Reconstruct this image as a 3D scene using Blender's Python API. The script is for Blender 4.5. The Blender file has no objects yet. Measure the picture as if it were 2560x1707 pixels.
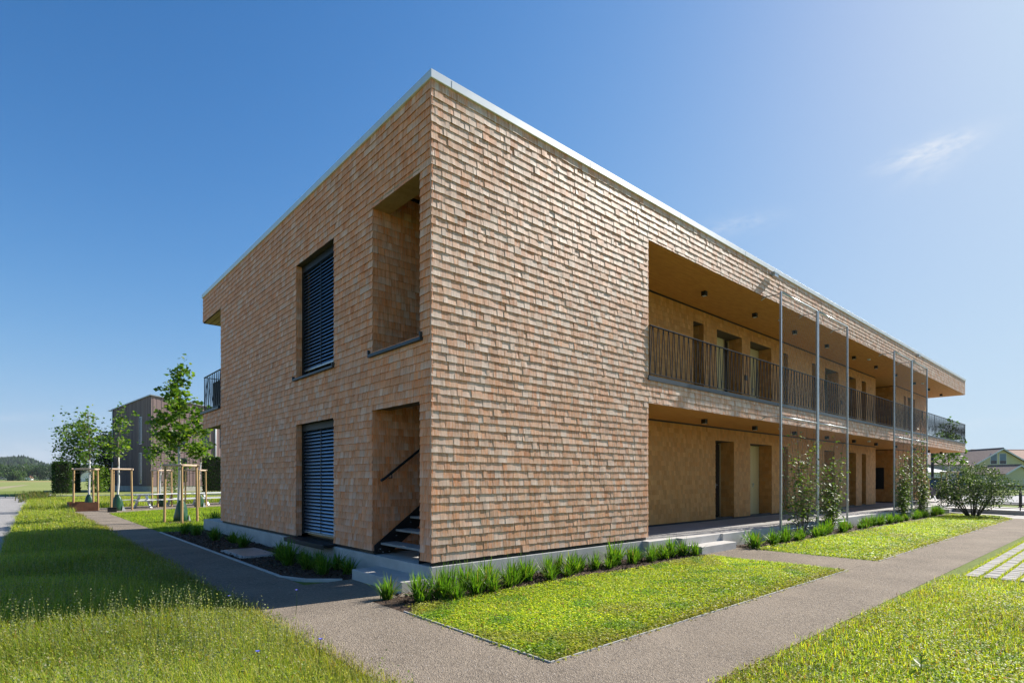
import bpy, math, random
import numpy as np
from mathutils import Vector, Matrix

rnd = random.Random(11)
rng = np.random.default_rng(11)
R = math.radians
sc = bpy.context.scene
COL = sc.collection

# ------------------------------------------------------------------ camera, sky, sun, exposure
EYE, FPX, CX, HY = 1.55, 1393.3, 1280.0, 1197.0            # camera height and lens, in pixels of the 2560 px frame
CAMX, CAMY, YAW = -4.372, -6.604, R(-41.71)
cam = bpy.data.cameras.new('camera')
camo = bpy.data.objects.new('camera', cam)
COL.objects.link(camo)
camo.location = (CAMX, CAMY, EYE)
camo.rotation_euler = (R(90), 0, YAW)
cam.sensor_width = 36.0
cam.lens = 36.0 * FPX / 2560.0
cam.shift_y = (HY - 853.5) / 2560.0
cam.clip_start, cam.clip_end = 0.05, 40000.0
sc.camera = camo

SUN_EL, SUN_AZ = R(37.0), R(7.4)                            # azimuth: degrees from +X towards -Y
sun_dir = Vector((math.cos(SUN_EL) * math.cos(SUN_AZ), -math.cos(SUN_EL) * math.sin(SUN_AZ), math.sin(SUN_EL)))
world = bpy.data.worlds.new('World')
sc.world = world
world.use_nodes = True
sun = bpy.data.lights.new('sun', 'SUN')
sun.energy = 4.6
sun.angle = R(0.53)
sun.color = (1.0, 0.94, 0.86)
suno = bpy.data.objects.new('sun', sun)
COL.objects.link(suno)
suno.rotation_euler = sun_dir.to_track_quat('Z', 'Y').to_euler()
sc.view_settings.view_transform = 'Standard'
sc.view_settings.look = 'None'
sc.view_settings.gamma = 1.0
sc.view_settings.exposure = 0.9
SKY_STRENGTH = 0.1
sc.render.engine = 'CYCLES'
sc.cycles.max_bounces = 6
sc.cycles.diffuse_bounces = 3
sc.cycles.transmission_bounces = 4
sc.cycles.use_denoising = True


class NT:
    """small helper that wires shader nodes"""
    def __init__(s, tree):
        s.t = tree
    def n(s, typ, **kw):
        nd = s.t.nodes.new(typ)
        for k, v in kw.items():
            if k == 'inp':
                for a, b in v.items():
                    if isinstance(b, bpy.types.NodeSocket):
                        s.t.links.new(b, nd.inputs[a])
                    else:
                        nd.inputs[a].default_value = b
            else:
                setattr(nd, k, v)
        return nd
    def m(s, op, a, b=None, c=None, clamp=False):
        nd = s.t.nodes.new('ShaderNodeMath')
        nd.operation = op
        nd.use_clamp = clamp
        for i, v in enumerate((a, b, c)):
            if v is None:
                continue
            if isinstance(v, bpy.types.NodeSocket):
                s.t.links.new(v, nd.inputs[i])
            else:
                nd.inputs[i].default_value = v
        return nd.outputs[0]
    def mix(s, f, a, b, mode='MIX'):
        nd = s.t.nodes.new('ShaderNodeMix')
        nd.data_type = 'RGBA'
        nd.blend_type = mode
        for k, v in ((0, f), (6, a), (7, b)):
            if isinstance(v, bpy.types.NodeSocket):
                s.t.links.new(v, nd.inputs[k])
            elif k == 0:
                nd.inputs[0].default_value = v
            else:
                nd.inputs[k].default_value = (*v, 1) if len(v) == 3 else v
        return nd.outputs[2]
    def ramp(s, f, stops):
        nd = s.t.nodes.new('ShaderNodeValToRGB')
        el = nd.color_ramp.elements
        while len(el) < len(stops):
            el.new(0.5)
        for e, (p, c) in zip(el, stops):
            e.position = p
            e.color = (*c, 1) if len(c) == 3 else c
        s.t.links.new(f, nd.inputs[0])
        return nd.outputs[0]
    def link(s, a, b):
        s.t.links.new(a, b)


def cam_dir(px, py):
    """world direction of a pixel of the photograph"""
    f = Vector((-math.sin(YAW), math.cos(YAW), 0))
    r = Vector((math.cos(YAW), math.sin(YAW), 0))
    return (f + r * ((px - CX) / FPX) + Vector((0, 0, 1)) * ((HY - py) / FPX)).normalized()


def at(px, depth, z=0.0):
    """place at a given distance in front of the lens"""
    f = Vector((-math.sin(YAW), math.cos(YAW), 0))
    r = Vector((math.cos(YAW), math.sin(YAW), 0))
    p = Vector((CAMX, CAMY, 0)) + f * depth + r * ((px - CX) / FPX * depth)
    return Vector((p.x, p.y, z))


def build_sky():
    g = NT(world.node_tree)
    bg = world.node_tree.nodes['Background']
    sky = g.n('ShaderNodeTexSky', sky_type='NISHITA', sun_disc=False, sun_elevation=SUN_EL,
              sun_rotation=R(90) + SUN_AZ, altitude=600.0, air_density=1.0, dust_density=1.0, ozone_density=4.0)
    tc = g.n('ShaderNodeTexCoord')
    d = tc.outputs['Generated']
    # the whole sky gets the contrast and saturation of the photograph's clear summer sky, channel by channel
    sep = g.n('ShaderNodeSeparateColor', inp={0: sky.outputs[0]})
    cmbc = g.n('ShaderNodeCombineColor')
    for i, (A, p, B, veil) in enumerate(((0.64, 2.1, 0.0584, -0.004), (0.87, 1.7, 0.1318, -0.004), (0.96, 2.3, 0.051, -0.01))):
        x = g.m('POWER', g.m('MULTIPLY', sep.outputs[i], 0.1), p)
        g.link(g.m('MULTIPLY', g.m('MULTIPLY_ADD', g.m('DIVIDE', x, g.m('ADD', x, B)), A, veil), 10.0 / 2 ** sc.view_settings.exposure), cmbc.inputs[i])
    col = cmbc.outputs[0]
    # thin clouds that sit at their own place in the sky dome: centre, end of long axis, half length, half width, amount
    clouds = [(cam_dir(2322, 378), cam_dir(2440, 338), 0.044, 0.0125, 1.0, 11.0),
              (cam_dir(2350, 400), cam_dir(2450, 350), 0.040, 0.020, 0.42, 9.0),
              (cam_dir(1830, 565), cam_dir(1960, 540), 0.060, 0.014, 0.30, 12.0),
              (cam_dir(150, 1150), cam_dir(420, 1158), 0.160, 0.022, 0.50, 5.0),
              (cam_dir(90, 1042), cam_dir(240, 1040), 0.070, 0.006, 0.20, 7.0),
              (cam_dir(2430, 1062), cam_dir(2520, 1054), 0.050, 0.007, 0.25, 9.0)]
    for c, e, la, lb, amt, nsc in clouds:
        u = (e - c)
        u = (u - c * u.dot(c)).normalized()
        v = c.cross(u).normalized()
        def dot(vec):
            nd = g.n('ShaderNodeVectorMath', operation='DOT_PRODUCT')
            g.link(d, nd.inputs[0])
            nd.inputs[1].default_value = vec
            return nd.outputs['Value']
        du, dv, dc = dot(u), dot(v), dot(c)
        cmb = g.n('ShaderNodeCombineXYZ')
        g.link(g.m('MULTIPLY', du, nsc * 2.2), cmb.inputs[0])
        g.link(g.m('MULTIPLY', dv, nsc * 6.0), cmb.inputs[1])
        nz = g.n('ShaderNodeTexNoise', inp={'Vector': cmb.outputs[0], 'Scale': 1.6, 'Detail': 6.0, 'Roughness': 0.62, 'Distortion': 0.8})
        r2 = g.m('ADD', g.m('POWER', g.m('DIVIDE', du, la), 2.0), g.m('POWER', g.m('DIVIDE', dv, lb), 2.0))
        fall = g.m('EXPONENT', g.m('MULTIPLY', r2, -1.0))
        front = g.m('GREATER_THAN', dc, 0.0)
        tex = g.m('MULTIPLY_ADD', nz.outputs[0], 2.4, -0.75, clamp=True)
        mask = g.m('MULTIPLY', g.m('MULTIPLY', fall, tex), g.m('MULTIPLY', front, amt))
        col = g.mix(mask, col, (4.6, 4.8, 5.1))
    g.link(col, bg.inputs[0])
    bg.inputs[1].default_value = SKY_STRENGTH


build_sky()


# ------------------------------------------------------------------ materials
def mat(name, base=(0.5, 0.5, 0.5), rough=0.6, metal=0.0, spec=0.5):
    m = bpy.data.materials.new(name)
    m.use_nodes = True
    b = m.node_tree.nodes['Principled BSDF']
    b.inputs['Base Color'].default_value = (*base, 1)
    b.inputs['Roughness'].default_value = rough
    b.inputs['Metallic'].default_value = metal
    b.inputs['Specular IOR Level'].default_value = spec
    return m, NT(m.node_tree), b


def noise_mat(name, c0, c1, scale, rough=0.7, metal=0.0, stretch=(1, 1, 1), bump=0.0, detail=5.0, spec=0.4, lo=0.3, hi=0.7, mid=None, rvar=0.0, bdist=0.01):
    m, g, b = mat(name, c0, rough, metal, spec)
    geo = g.n('ShaderNodeNewGeometry')
    mp = g.n('ShaderNodeMapping', inp={'Vector': geo.outputs['Position'], 'Scale': stretch})
    nz = g.n('ShaderNodeTexNoise', inp={'Vector': mp.outputs[0], 'Scale': scale, 'Detail': detail, 'Roughness': 0.6})
    stops = [(lo, c0), (hi, c1)] if mid is None else [(lo, c0), ((lo + hi) / 2, mid), (hi, c1)]
    g.link(g.ramp(nz.outputs[0], stops), b.inputs['Base Color'])
    if rvar:
        g.link(g.m('MULTIPLY_ADD', nz.outputs[0], rvar, rough - rvar / 2), b.inputs['Roughness'])
    if bump:
        bp = g.n('ShaderNodeBump', inp={'Strength': bump, 'Distance': bdist, 'Height': nz.outputs[0]})
        g.link(bp.outputs[0], b.inputs['Normal'])
    return m


def tint_mat(name, rough, spec, grain=True, bump=0.25, gscale=(90, 90, 5), contrast=0.5, streak=0.0, scol=(0.66, 0.55, 0.45)):
    """wood whose colour comes from the attribute 'tint' (one tone per board) with vertical grain"""
    m, g, b = mat(name, rough=rough, spec=spec)
    at_ = g.n('ShaderNodeAttribute', attribute_name='tint')
    geo = g.n('ShaderNodeNewGeometry')
    mp = g.n('ShaderNodeMapping', inp={'Vector': geo.outputs['Position'], 'Scale': gscale})
    nz = g.n('ShaderNodeTexNoise', inp={'Vector': mp.outputs[0], 'Scale': 1.0, 'Detail': 4.0, 'Roughness': 0.65})
    lum = g.m('MULTIPLY_ADD', nz.outputs[0], contrast * 2, 1.0 - contrast)
    cmb = g.n('ShaderNodeCombineColor')
    for i in range(3):
        g.link(lum, cmb.inputs[i])
    tint = at_.outputs['Color']
    if streak:
        mp2 = g.n('ShaderNodeMapping', inp={'Vector': geo.outputs['Position'], 'Scale': (34, 34, 3.2), 'Location': (7.3, 2.1, 4.4)})
        n2 = g.n('ShaderNodeTexNoise', inp={'Vector': mp2.outputs[0], 'Scale': 1.0, 'Detail': 5.0, 'Roughness': 0.7})
        tint = g.mix(g.m('MULTIPLY', g.m('MULTIPLY_ADD', n2.outputs[0], 5.0, -2.2, clamp=True), streak), tint, scol)
    g.link(g.mix(1.0, tint, cmb.outputs[0], 'MULTIPLY'), b.inputs['Base Color'])
    bp = g.n('ShaderNodeBump', inp={'Strength': bump, 'Distance': 0.004, 'Height': nz.outputs[0]})
    g.link(bp.outputs[0], b.inputs['Normal'])
    return m


def leaf_mat(name, trans=0.45, rough=0.45, tmul=(1.35, 1.5, 0.55), spec=0.3):
    """leaves and blades: colour per leaf from 'tint', some light passes through"""
    m = bpy.data.materials.new(name)
    m.use_nodes = True
    t = m.node_tree
    g = NT(t)
    b = t.nodes['Principled BSDF']
    b.inputs['Roughness'].default_value = rough
    b.inputs['Specular IOR Level'].default_value = spec
    a = g.n('ShaderNodeAttribute', attribute_name='tint')
    g.link(a.outputs['Color'], b.inputs['Base Color'])
    tr = g.n('ShaderNodeBsdfTranslucent')
    g.link(g.mix(1.0, a.outputs['Color'], tmul, 'MULTIPLY'), tr.inputs[0])
    mx = g.n('ShaderNodeMixShader', inp={0: trans})
    g.link(b.outputs[0], mx.inputs[1])
    g.link(tr.outputs[0], mx.inputs[2])
    g.link(mx.outputs[0], t.nodes['Material Output'].inputs[0])
    return m


M = {}
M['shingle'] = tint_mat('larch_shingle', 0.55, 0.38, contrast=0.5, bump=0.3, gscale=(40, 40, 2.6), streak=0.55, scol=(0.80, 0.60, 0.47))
M['end_shingle'] = tint_mat('shaded_larch_shingle', 0.6, 0.25, contrast=0.5, bump=0.3, gscale=(36, 36, 2.6), streak=0.55, scol=(0.86, 0.50, 0.34))  # redder copy of the front's larch for the shaded wall, offsetting blue skylight
M['inner_shingle'] = tint_mat('fresh_larch_shingle', 0.6, 0.3, contrast=0.18, bump=0.15)
M['board'] = tint_mat('grey_board', 0.7, 0.3, contrast=0.25, bump=0.2, gscale=(30, 30, 1.2))
M['core'] = noise_mat('backing_boards', (0.10, 0.07, 0.045), (0.14, 0.10, 0.06), 8, 0.8)
M['soffit'] = noise_mat('larch_ceiling', (0.50, 0.195, 0.035), (0.68, 0.32, 0.075), 1.0, 0.6, stretch=(3, 16, 3), bump=0.2, lo=0.25, hi=0.75, bdist=0.02)
M['lintel'] = noise_mat('larch_lintel', (0.36, 0.2, 0.08), (0.5, 0.3, 0.14), 6.0, 0.6, stretch=(1, 1, 6))
M['trim'] = noise_mat('roof_edge_sheet', (0.70, 0.70, 0.69), (0.78, 0.78, 0.77), 3.0, 0.42, metal=0.4, spec=0.6)
M['roof'] = noise_mat('roof_gravel', (0.25, 0.24, 0.22), (0.4, 0.38, 0.35), 60, 0.9)
M['sill'] = noise_mat('slate_metal', (0.045, 0.055, 0.065), (0.06, 0.07, 0.08), 4.0, 0.42, metal=0.25)
M['dark_steel'] = noise_mat('dark_steel', (0.018, 0.018, 0.02), (0.03, 0.03, 0.032), 12.0, 0.45, metal=0.3)
M['black'] = noise_mat('black_powder_coat', (0.012, 0.012, 0.013), (0.02, 0.02, 0.02), 20.0, 0.5)
M['blind'] = noise_mat('blind_aluminium', (0.16, 0.25, 0.36), (0.20, 0.30, 0.42), 3.0, 0.3, metal=0.9)
M['galv'] = noise_mat('galvanised_steel', (0.42, 0.45, 0.47), (0.58, 0.60, 0.62), 14.0, 0.36, metal=0.75, rvar=0.15)
M['concrete'] = noise_mat('precast_concrete', (0.42, 0.40, 0.37), (0.58, 0.55, 0.51), 2.2, 0.8, bump=0.06, detail=8.0, lo=0.3, hi=0.72)
M['concrete_dark'] = noise_mat('walkway_slab', (0.26, 0.25, 0.235), (0.36, 0.345, 0.325), 3.0, 0.8, bump=0.05, detail=8.0)
M['glass'] = noise_mat('dark_glass', (0.015, 0.02, 0.022), (0.02, 0.025, 0.03), 1.0, 0.06, spec=0.8)
M['door'] = noise_mat('larch_door', (0.62, 0.45, 0.20), (0.70, 0.52, 0.26), 6.0, 0.5, stretch=(1, 1, 0.1))
M['frame'] = noise_mat('window_frame', (0.42, 0.27, 0.12), (0.5, 0.33, 0.16), 6.0, 0.5, stretch=(1, 1, 0.1))
M['post_wood'] = noise_mat('peeled_log', (0.42, 0.25, 0.10), (0.60, 0.40, 0.20), 14.0, 0.65, stretch=(1, 1, 0.12), bump=0.2)
M['pale_log'] = noise_mat('weathered_log', (0.46, 0.32, 0.22), (0.62, 0.48, 0.36), 14.0, 0.65, bump=0.2)
M['corten'] = noise_mat('rusty_steel', (0.12, 0.05, 0.025), (0.24, 0.10, 0.05), 3.0, 0.75, detail=9.0)
M['bag'] = noise_mat('green_tarpaulin', (0.010, 0.055, 0.025), (0.02, 0.085, 0.04), 5.0, 0.32, bump=0.35, spec=0.6, bdist=0.03)
M['white_bark'] = noise_mat('lime_painted_bark', (0.55, 0.55, 0.53), (0.75, 0.75, 0.73), 12.0, 0.7, stretch=(1, 1, 0.3))
M['bark'] = noise_mat('grey_bark', (0.13, 0.095, 0.065), (0.24, 0.19, 0.14), 20.0, 0.85, stretch=(1, 1, 0.3), bump=0.4)
M['dark_bark'] = noise_mat('dark_bark', (0.05, 0.038, 0.028), (0.10, 0.08, 0.06), 20.0, 0.85, stretch=(1, 1, 0.3), bump=0.4)
M['white_paint'] = noise_mat('white_paint', (0.66, 0.68, 0.70), (0.74, 0.76, 0.78), 2.0, 0.4)
M['mulch'] = noise_mat('bark_mulch', (0.035, 0.02, 0.013), (0.12, 0.075, 0.045), 45.0, 0.9, bump=1.0, detail=8.0, bdist=0.03)
M['leaf'] = leaf_mat('leaf')
M['dark_leaf'] = leaf_mat('waxy_leaf', trans=0.35, spec=0.16, rough=0.5, tmul=(1.2, 1.4, 0.5))
M['grass'] = leaf_mat('grass_blade', trans=0.5, rough=0.5, tmul=(1.5, 1.55, 0.6))
M['plaster_yellow'] = noise_mat('yellow_plaster', (0.60, 0.56, 0.34), (0.66, 0.62, 0.38), 1.5, 0.85)
M['plaster_pink'] = noise_mat('pink_plaster', (0.52, 0.34, 0.29), (0.58, 0.39, 0.33), 1.5, 0.85)
M['plaster_grey'] = noise_mat('grey_plaster', (0.42, 0.38, 0.37), (0.48, 0.44, 0.43), 1.5, 0.85)
M['plaster_white'] = noise_mat('white_plaster', (0.72, 0.72, 0.70), (0.8, 0.8, 0.78), 1.5, 0.85)
M['tile_brown'] = noise_mat('brown_roof_tile', (0.19, 0.13, 0.105), (0.30, 0.21, 0.17), 3.0, 0.8)
M['tile_red'] = noise_mat('red_roof_tile', (0.28, 0.13, 0.085), (0.40, 0.2, 0.13), 3.0, 0.8)
M['sheet_white'] = noise_mat('white_sheet_roof', (0.66, 0.68, 0.70), (0.78, 0.79, 0.8), 1.0, 0.4)
M['shutter_blue'] = noise_mat('blue_grey_shutter', (0.19, 0.25, 0.33), (0.23, 0.29, 0.38), 2.0, 0.6)
M['blue_door'] = noise_mat('blue_paint', (0.02, 0.08, 0.32), (0.03, 0.10, 0.38), 2.0, 0.5)
M['car_paint'] = noise_mat('car_paint', (0.10, 0.085, 0.11), (0.11, 0.095, 0.12), 2.0, 0.25, metal=0.6)
M['tyre'] = noise_mat('tyre_rubber', (0.015, 0.015, 0.015), (0.025, 0.025, 0.025), 30.0, 0.8)
M['alloy'] = noise_mat('alloy', (0.6, 0.6, 0.62), (0.7, 0.7, 0.72), 5.0, 0.3, metal=0.8)
M['red_lamp'] = noise_mat('red_lamp_glass', (0.3, 0.01, 0.01), (0.4, 0.02, 0.02), 5.0, 0.2)
M['paver'] = tint_mat('pale_paver', 0.85, 0.3, contrast=0.15, gscale=(25, 25, 25))
M['stone'] = tint_mat('pebble', 0.85, 0.3, contrast=0.2, gscale=(60, 60, 60))
M['petal'] = noise_mat('blue_petal', (0.10, 0.12, 0.62), (0.16, 0.18, 0.75), 30.0, 0.6)


def ground_mats():
    # gravel path: compacted grit with stones of several tones
    m, g, b = mat('compacted_gravel', rough=0.9, spec=0.25)
    geo = g.n('ShaderNodeNewGeometry')
    p = geo.outputs['Position']
    vo = g.n('ShaderNodeTexVoronoi', inp={'Vector': p, 'Scale': 85.0})
    v2 = g.n('ShaderNodeTexVoronoi', inp={'Vector': p, 'Scale': 38.0})
    n1 = g.n('ShaderNodeTexNoise', inp={'Vector': p, 'Scale': 1.1, 'Detail': 5.0})
    n2 = g.n('ShaderNodeTexNoise', inp={'Vector': p, 'Scale': 26.0, 'Detail': 8.0, 'Roughness': 0.8})
    sep = g.n('ShaderNodeSeparateColor', inp={0: vo.outputs['Color']})
    sp2 = g.n('ShaderNodeSeparateColor', inp={0: v2.outputs['Color']})
    c = g.ramp(sep.outputs[0], [(0.0, (0.07, 0.06, 0.055)), (0.22, (0.195, 0.158, 0.118)), (0.6, (0.32, 0.262, 0.198)), (1.0, (0.51, 0.44, 0.35))])
    c2 = g.ramp(sp2.outputs[1], [(0.0, (0.06, 0.055, 0.05)), (0.12, (0.205, 0.168, 0.128)), (0.5, (0.33, 0.268, 0.203)), (1.0, (0.41, 0.345, 0.268))])
    c = g.mix(0.45, c, c2)
    c = g.mix(g.m('MULTIPLY_ADD', n2.outputs[0], 2.6, -0.75, clamp=True), (0.175, 0.143, 0.110), c)
    c = g.mix(g.m('MULTIPLY_ADD', n1.outputs[0], 1.8, -0.75, clamp=True), c, (0.35, 0.287, 0.218))
    n3 = g.n('ShaderNodeTexNoise', inp={'Vector': p, 'Scale': 0.45, 'Detail': 6.0, 'Roughness': 0.6, 'Distortion': 0.6})
    c = g.mix(g.m('MULTIPLY_ADD', n3.outputs[0], 3.0, -1.35, clamp=True), c, g.mix(1.0, c, (0.74, 0.73, 0.72), 'MULTIPLY'))
    g.link(c, b.inputs['Base Color'])
    hh = g.m('ADD', vo.outputs['Distance'], g.m('MULTIPLY', n2.outputs[0], 1.2))
    bp = g.n('ShaderNodeBump', inp={'Strength': 0.8, 'Distance': 0.012, 'Height': hh})
    g.link(bp.outputs[0], b.inputs['Normal'])
    M['gravel'] = m
    M['road'] = noise_mat('loose_grey_gravel', (0.20, 0.19, 0.18), (0.42, 0.40, 0.38), 30.0, 0.9, bump=0.8, detail=8.0, bdist=0.02)
    # ground between the blades: soil, moss, dry stems
    m, g, b = mat('grassy_soil', rough=0.95, spec=0.2)
    geo = g.n('ShaderNodeNewGeometry')
    p = geo.outputs['Position']
    n1 = g.n('ShaderNodeTexNoise', inp={'Vector': p, 'Scale': 0.35, 'Detail': 6.0})
    n2 = g.n('ShaderNodeTexNoise', inp={'Vector': p, 'Scale': 9.0, 'Detail': 8.0, 'Roughness': 0.7})
    c = g.ramp(n2.outputs[0], [(0.3, (0.09, 0.10, 0.025)), (0.5, (0.15, 0.20, 0.035)), (0.7, (0.23, 0.26, 0.06))])
    c = g.mix(g.m('MULTIPLY_ADD', n1.outputs[0], 2.0, -0.7, clamp=True), c, (0.15, 0.20, 0.04))
    g.link(c, b.inputs['Base Color'])
    bp = g.n('ShaderNodeBump', inp={'Strength': 0.8, 'Distance': 0.04, 'Height': n2.outputs[0]})
    g.link(bp.outputs[0], b.inputs['Normal'])
    M['ground'] = m
    M['field'] = noise_mat('mown_field', (0.17, 0.22, 0.045), (0.27, 0.28, 0.08), 0.05, 0.95, stretch=(1, 0.3, 1), detail=8.0)
    M['track'] = noise_mat('worn_track', (0.25, 0.22, 0.10), (0.36, 0.31, 0.19), 0.6, 0.95, detail=8.0)
    M['crop'] = noise_mat('green_crop', (0.07, 0.16, 0.02), (0.13, 0.24, 0.04), 0.8, 0.95, detail=8.0, bump=0.6, bdist=0.2)
    M['dry_field'] = noise_mat('ripening_field', (0.36, 0.24, 0.10), (0.42, 0.30, 0.13), 0.05, 0.95, detail=6.0)
    M['asphalt'] = noise_mat('pale_asphalt', (0.30, 0.295, 0.29), (0.38, 0.37, 0.365), 1.2, 0.9, detail=8.0)
    M['pale_paving'] = noise_mat('pale_paving', (0.34, 0.325, 0.30), (0.44, 0.42, 0.39), 6.0, 0.85, detail=8.0)
    M['hill'] = noise_mat('forest_hill', (0.018, 0.032, 0.014), (0.045, 0.075, 0.028), 0.03, 1.0, detail=8.0, bump=1.0, bdist=8.0)
    M['mountain'] = noise_mat('far_mountain', (0.06, 0.08, 0.06), (0.12, 0.13, 0.11), 0.002, 1.0, detail=6.0)


ground_mats()


# ------------------------------------------------------------------ mesh helpers
def finish(name, me, m, parent=None, loc=(0, 0, 0), rot=None, smooth=False):
    if m is not None:
        me.materials.append(m)
    if smooth:
        me.polygons.foreach_set('use_smooth', [True] * len(me.polygons))
    o = bpy.data.objects.new(name, me)
    COL.objects.link(o)
    o.location = loc
    if rot is not None:
        o.rotation_euler = rot
    if parent is not None:
        o.parent = parent
    return o


class MB:
    """collects boxes, tubes and polygons and links them as ONE mesh object"""
    def __init__(s):
        s.v, s.f, s.c = [], [], []
    def add(s, vs, fs, col=None):
        b = len(s.v)
        s.v += [tuple(p) for p in vs]
        s.f += [tuple(i + b for i in f) for f in fs]
        s.c += [col or (1, 1, 1)] * len(vs)
    def box(s, x0, x1, y0, y1, z0, z1, col=None):
        s.add([(x0, y0, z0), (x1, y0, z0), (x1, y1, z0), (x0, y1, z0), (x0, y0, z1), (x1, y0, z1), (x1, y1, z1), (x0, y1, z1)],
              [(0, 3, 2, 1), (4, 5, 6, 7), (0, 1, 5, 4), (1, 2, 6, 5), (2, 3, 7, 6), (3, 0, 4, 7)], col)
    def beam(s, p, q, w, h, up=(0, 0, 1), col=None):
        p, q, up = Vector(p), Vector(q), Vector(up)
        d = (q - p).normalized()
        a = d.cross(up)
        if a.length < 1e-4:
            a = d.cross(Vector((1, 0, 0)))
        a.normalize()
        b = a.cross(d).normalized()
        vs = []
        for e in (p, q):
            for sa, sb in ((-1, -1), (1, -1), (1, 1), (-1, 1)):
                vs.append(e + a * (sa * w / 2) + b * (sb * h / 2))
        s.add(vs, [(0, 3, 2, 1), (4, 5, 6, 7), (0, 1, 5, 4), (1, 2, 6, 5), (2, 3, 7, 6), (3, 0, 4, 7)], col)
    def tube(s, pts, rad, n=8, cap=True, col=None):
        pts = [Vector(p) for p in pts]
        if not isinstance(rad, (list, tuple)):
            rad = [rad] * len(pts)
        vs, fs = [], []
        for i, p in enumerate(pts):
            d = (pts[min(i + 1, len(pts) - 1)] - pts[max(i - 1, 0)]).normalized()
            a = d.orthogonal().normalized() if abs(d.z) < 0.9 else d.cross(Vector((0, 1, 0))).normalized()
            b = d.cross(a)
            for k in range(n):
                t = 2 * math.pi * k / n
                vs.append(p + (a * math.cos(t) + b * math.sin(t)) * rad[i])
        for i in range(len(pts) - 1):
            for k in range(n):
                k2 = (k + 1) % n
                fs.append((i * n + k, i * n + k2, (i + 1) * n + k2, (i + 1) * n + k))
        if cap:
            fs.append(tuple(range(n - 1, -1, -1)))
            fs.append(tuple(range((len(pts) - 1) * n, len(pts) * n)))
        s.add(vs, fs, col)
    def prism(s, poly, z0, z1, col=None):
        n = len(poly)
        vs = [(x, y, z0) for x, y in poly] + [(x, y, z1) for x, y in poly]
        fs = [tuple(range(n - 1, -1, -1)), tuple(range(n, 2 * n))] + [(i, (i + 1) % n, n + (i + 1) % n, n + i) for i in range(n)]
        s.add(vs, fs, col)
    def sheet(s, poly, z=0.0):
        s.add([(x, y, z) for x, y in poly], [tuple(range(len(poly)))])
    def lathe(s, prof, n=12, c=(0, 0, 0), col=None):
        vs, fs = [], []
        for r, z in prof:
            for k in range(n):
                t = 2 * math.pi * k / n
                vs.append((c[0] + r * math.cos(t), c[1] + r * math.sin(t), c[2] + z))
        for i in range(len(prof) - 1):
            for k in range(n):
                fs.append((i * n + k, i * n + (k + 1) % n, (i + 1) * n + (k + 1) % n, (i + 1) * n + k))
        s.add(vs, fs, col)
    def build(s, name, m, parent=None, loc=(0, 0, 0), rot=None, smooth=False, bevel=0.0, tint=False):
        me = bpy.data.meshes.new(name)
        me.from_pydata(s.v, [], s.f)
        if tint:
            a = me.attributes.new('tint', 'FLOAT_COLOR', 'POINT')
            a.data.foreach_set('color', np.array([(*c, 1) for c in s.c], dtype=np.float32).ravel())
        me.update()
        o = finish(name, me, m, parent, loc, rot, smooth)
        if bevel:
            md = o.modifiers.new('edge', 'BEVEL')
            md.width = bevel
            md.segments = 1
            md.limit_method = 'ANGLE'
        return o


def np_mesh(name, V, F, C, m, parent=None, loc=(0, 0, 0), smooth=False):
    """mesh from numpy arrays; V (n,3), F (m,3 or 4), C (n,3) colours for 'tint'"""
    me = bpy.data.meshes.new(name)
    V = np.ascontiguousarray(V, dtype=np.float32)
    F = np.ascontiguousarray(F, dtype=np.int32)
    k = F.shape[1]
    me.vertices.add(len(V))
    me.vertices.foreach_set('co', V.ravel())
    me.loops.add(F.size)
    me.loops.foreach_set('vertex_index', F.ravel())
    me.polygons.add(len(F))
    me.polygons.foreach_set('loop_start', np.arange(0, F.size, k, dtype=np.int32))
    me.polygons.foreach_set('loop_total', np.full(len(F), k, dtype=np.int32))
    a = me.attributes.new('tint', 'FLOAT_COLOR', 'POINT')
    a.data.foreach_set('color', np.hstack([C, np.ones((len(V), 1))]).astype(np.float32).ravel())
    me.update(calc_edges=True)
    return finish(name, me, m, parent, loc, None, smooth)


def tag(o, label=None, cat=None, group=None, kind=None):
    if label: o['label'] = label
    if cat: o['category'] = cat
    if group: o['group'] = group
    if kind: o['kind'] = kind
    return o


def thing(name, label, cat, loc=(0, 0, 0), rz=0.0, group=None):
    o = bpy.data.objects.new(name, None)
    COL.objects.link(o)
    o.location = loc
    o.rotation_euler = (0, 0, rz)
    o.empty_display_size = 0.2
    return tag(o, label, cat, group)


def copy_tree(o, parent=None):
    c = o.copy()
    COL.objects.link(c)
    if parent is not None:
        c.parent = parent
    for ch in o.children:
        copy_tree(ch, c)
    return c


# ------------------------------------------------------------------ the setting: ground, paths, water of grass
def structure(o):
    o['kind'] = 'structure'
    return o


def sheet(name, polys, z, m):
    b = MB()
    for p in polys:
        b.sheet(p, z)
    return structure(b.build(name, m))


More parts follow.
